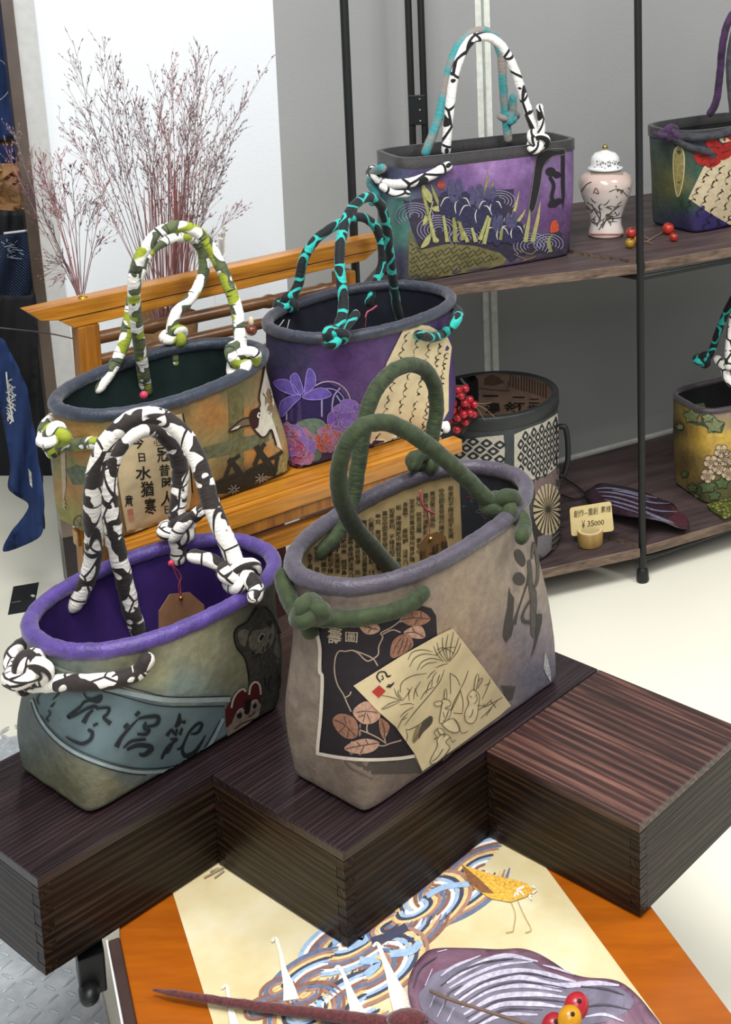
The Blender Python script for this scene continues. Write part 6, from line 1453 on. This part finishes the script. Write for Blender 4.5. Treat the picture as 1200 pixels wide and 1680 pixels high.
# white plume
mb = MB(); p0, p1 = ony(352, 500, 2.45), ony(368, 374, 2.43)
mb.add(*tube(spline([p0, (p0 + p1) / 2 + V(-.004, 0, 0), p1], 8), .0014, 5, cap=False))
for k in range(420):
    u = rg.uniform(.22, 1.); p = p0 + (p1 - p0) * u; a = rg.uniform(0, 6.28); l = rg.uniform(.012, .026) * math.sin(math.pi * min(1, .15 + u * .8)); dr = V(math.cos(a) * .8, math.sin(a) * .8, 1.1); q = p + dr * l * .8; s_v = V(.0019, .0006, 0)
    mb.add([p - s_v * .4, p + s_v * .4, (p + q) / 2 + s_v + V(0, 0, .002), q, (p + q) / 2 - s_v + V(0, 0, .002)], [(0, 1, 2, 4), (4, 2, 3)])
o = mb.build('white_plume', plain('efeeea', .8, .2, 0, .06), vase); o['kind'] = 'stuff'
# sparse spray at the left
gb2 = ony(134, 500, 2.27); v2 = empty('grass_spray', V(gb2[0], gb2[1], 0), 'sparse spray of dried grass leaning left behind the stand, in a slim brass vase', 'dried grass')
vt2 = ony(134, 503, 2.27)[2]
v, f, uv = lathe(V(gb2[0], gb2[1], 0), [(0, .001), (.03, .001), (.032, .02), (.02, .4), (.010, vt2 - .05), (.011, vt2)], 20); mk('brass_vase', v, f, plain('9a7a3a', .35, .5, .8), v2)
for x, y in t(170, 640, 175, 700, 255, 680, 305, 715, 195, 780, 20, 630, 110, 800, 60, 560, 250, 1130, 262, 1190, 410, 880, 445, 800, 180, 930, 240, 900, 370, 870, 130, 700, 220, 830, 430, 1040):
    dy = rg.uniform(-.1, .1); b0 = ony(134 + rg.uniform(-3, 3), 497, 2.27); stalk(v2, b0, ony(x, y, 2.27 + dy * .5), 15, rg, bend=rg.uniform(-.06, .06))
t_ = tube(spline([ony(-30, 535, 2.2), ony(20, 540, 2.22), ony(80, 547, 2.28), ony(122, 556, 2.30)], 6), .0013, 6); mk('bare_twig', t_[0], t_[1], plain('3a3538', .6), v2)

# ================================================================== garments of the neighbouring stall (left edge)
def cloth(name, outline, Y, mat, label, cat, wav=.03, fx=.06, step=9, smooth=3, fy=.004, th=.002):
    cen = [ony(x, y, Y) for x, y in outline]; c = sum(cen) / len(cen); zmin = min(p[2] for p in cen)
    r = empty(name, V(c[0], c[1], zmin), label, cat)
    o, vs, fs = leaf_sheet(outline, lambda x, y: ony(x, y, Y + wav * math.sin(x * fx * 2 + y * fy * 3) + wav * .5 * math.sin(x * fx * 5 + y * fy * 9 + 1.3)), mat, r, step, th, 'cloth')
    return r, Surf(r, vs, fs)
NAVY = plain('24345a', .85, .15, 0, .25, 14, .0015)
rN, sN = cloth('navy_noren', [(-40, 560), (2, 555), (22, 590), (45, 640), (55, 700), (64, 760), (71, 820), (71, 858), (60, 884), (7, 905), (20, 872), (47, 832), (30, 815), (13, 800), (16, 762), (6, 700), (-10, 640), (-40, 620)], 2.57, NAVY, 'navy cloth panel with white crests hanging low at the left edge', 'cloth', .02, .05)
CRE = flat('c3c2ba')
for k in range(16): sN.stroke([(13 + rnd.uniform(-4, 12), 622 + k * 4.2), (16 + rnd.uniform(-5, 8), 626 + k * 4.2), (20 + rnd.uniform(-6, 6), 632 + k * 4.2)], 2, CRE, 'white_crest', 1, 3)
sN.stroke([(10, 610), (14, 640), (18, 670), (22, 692)], 2.5, CRE, 'white_crest', 1); sN.poly([(47, 768), (52, 775), (53, 800), (50, 795)], CRE, 'crest_mark', 1, 6); sN.finish()
rU, sU = cloth('navy_robe', [(-60, -60), (0, -60), (10, 0), (15, 60), (22, 130), (26, 200), (22, 218), (10, 226), (-60, 226)], 2.85, NAVY, 'navy robe with pale curved lines at the upper left corner', 'garment', .02)
for q in ([(-10, 95), (5, 102), (18, 122)], [(-10, 170), (8, 158), (22, 138)], [(3, 30), (9, 50)]): sU.stroke(q, 2, flat('9aa3ae'), 'pale_line', 1)
sU.finish()
cloth('tan_wrap', [(-60, 205), (8, 232), (22, 224), (30, 205), (34, 240), (20, 244), (-60, 250)], 2.88, plain('8a6a4e', .7, .2, 0, .15), 'narrow tan cloth fold under the navy robe', 'cloth', .01, smooth=2)
cloth('navy_fold', [(-60, 234), (20, 240), (33, 236), (36, 262), (15, 272), (-60, 276)], 2.83, plain('1b2a4c', .8, .2, 0, .25, 20), 'small navy fold above the crumpled kraft paper', 'cloth', .01, smooth=2)
M_kraft = plain('8f6c48', .7, .25, 0, .2, 25, .003)
rK = empty('kraft_bag', ony(10, 350, 2.8), 'crumpled brown kraft paper bag at the left edge', 'paper bag')
gx = []; 
for j in range(9):
    for i in range(9):
        x = -60 + 105 * i / 8 + rg.uniform(-4, 4) * (0 < i < 8); y = 268 + 86 * j / 8 + rg.uniform(-4, 4) * (0 < j < 8); gx.append(ony(x, y, 2.8 + rg.uniform(-.022, .022)))
mk('paper', gx, [(j * 9 + i, j * 9 + i + 1, (j + 1) * 9 + i + 1, (j + 1) * 9 + i) for j in range(8) for i in range(8)], M_kraft, rK, smooth=False)
cloth('black_fold', [(-60, 345), (20, 346), (44, 352), (46, 382), (20, 388), (-60, 386)], 2.765, plain('111317', .7), 'black cloth fold with white edge below the kraft paper', 'cloth', .012, smooth=2)
v_, f_ = bar(ony(6, 383, 2.745), ony(46, 378, 2.745), .003, .005); mk('white_edge', v_, f_, plain('cfd1d2', .6), bpy.data.objects['black_fold'], smooth=False)
def mat_denim():
    m, nt, b_ = newmat('sashiko_denim', .85, .15); v = coords(nt); w = nd(nt, 'ShaderNodeTexWave', wave_type='BANDS', bands_direction='DIAGONAL'); w.inputs['Scale'].default_value = 90; w.inputs['Distortion'].default_value = 2; nt.links.new(v, w.inputs[0])
    nt.links.new(ramp(nt, w.outputs['Fac'], [(.3, hx('1a2236')), (.8, hx('34425c'))]), b_.inputs['Base Color']); bump(nt, b_, w.outputs['Fac'], .004); return m
rQ, sQ = cloth('sashiko_cushion', [(-60, 384), (10, 386), (42, 384), (50, 420), (54, 460), (46, 486), (20, 496), (-60, 500)], 2.715, mat_denim(), 'stitched indigo sashiko cloth roll at the left edge', 'cloth', .02, .03)
for k in range(14): sQ.stroke([(rnd.uniform(0, 36), 392 + k * 2.2), (rnd.uniform(4, 40), 396 + k * 2.2)], 1.4, flat('8a95a8'), 'white_stitch', 1, 2)
sQ.finish()
cloth('black_cover', [(-60, 490), (40, 486), (58, 484), (62, 560), (60, 640), (66, 720), (72, 830), (70, 862), (40, 700), (20, 600), (-60, 560)], 2.64, plain('0e0f13', .8), 'black cloth hanging behind the navy panel at left', 'cloth', .012, smooth=2)
# dark red patterned parcel under the stand
pb = V(*ony(412, 880, 2.27)[:2], 0); zt2 = ony(412, 846, 2.27)[2]
parcel = empty('cloth_parcel', pb, 'dark red cloth-wrapped parcel standing under the wooden stand', 'parcel')
v, f = prism(pb + UP * (zt2 / 2 + .001), RD, RN, UP, .10, .08, zt2, .01); mk('wrap', v, f, plain('3f1c24', .7, .25, 0, .5, 40), parcel, smooth=False)
v, f = prism(pb + UP * (zt2 - .06) - RD * .052 - RN * .01, RD, RN, UP, .05, .085, .10, .004); mk('printed_band', v, f, plain('8a7a66', .7, .25, 0, .6, 90), parcel, smooth=False)
for b_ in BAGS: b_.finish()
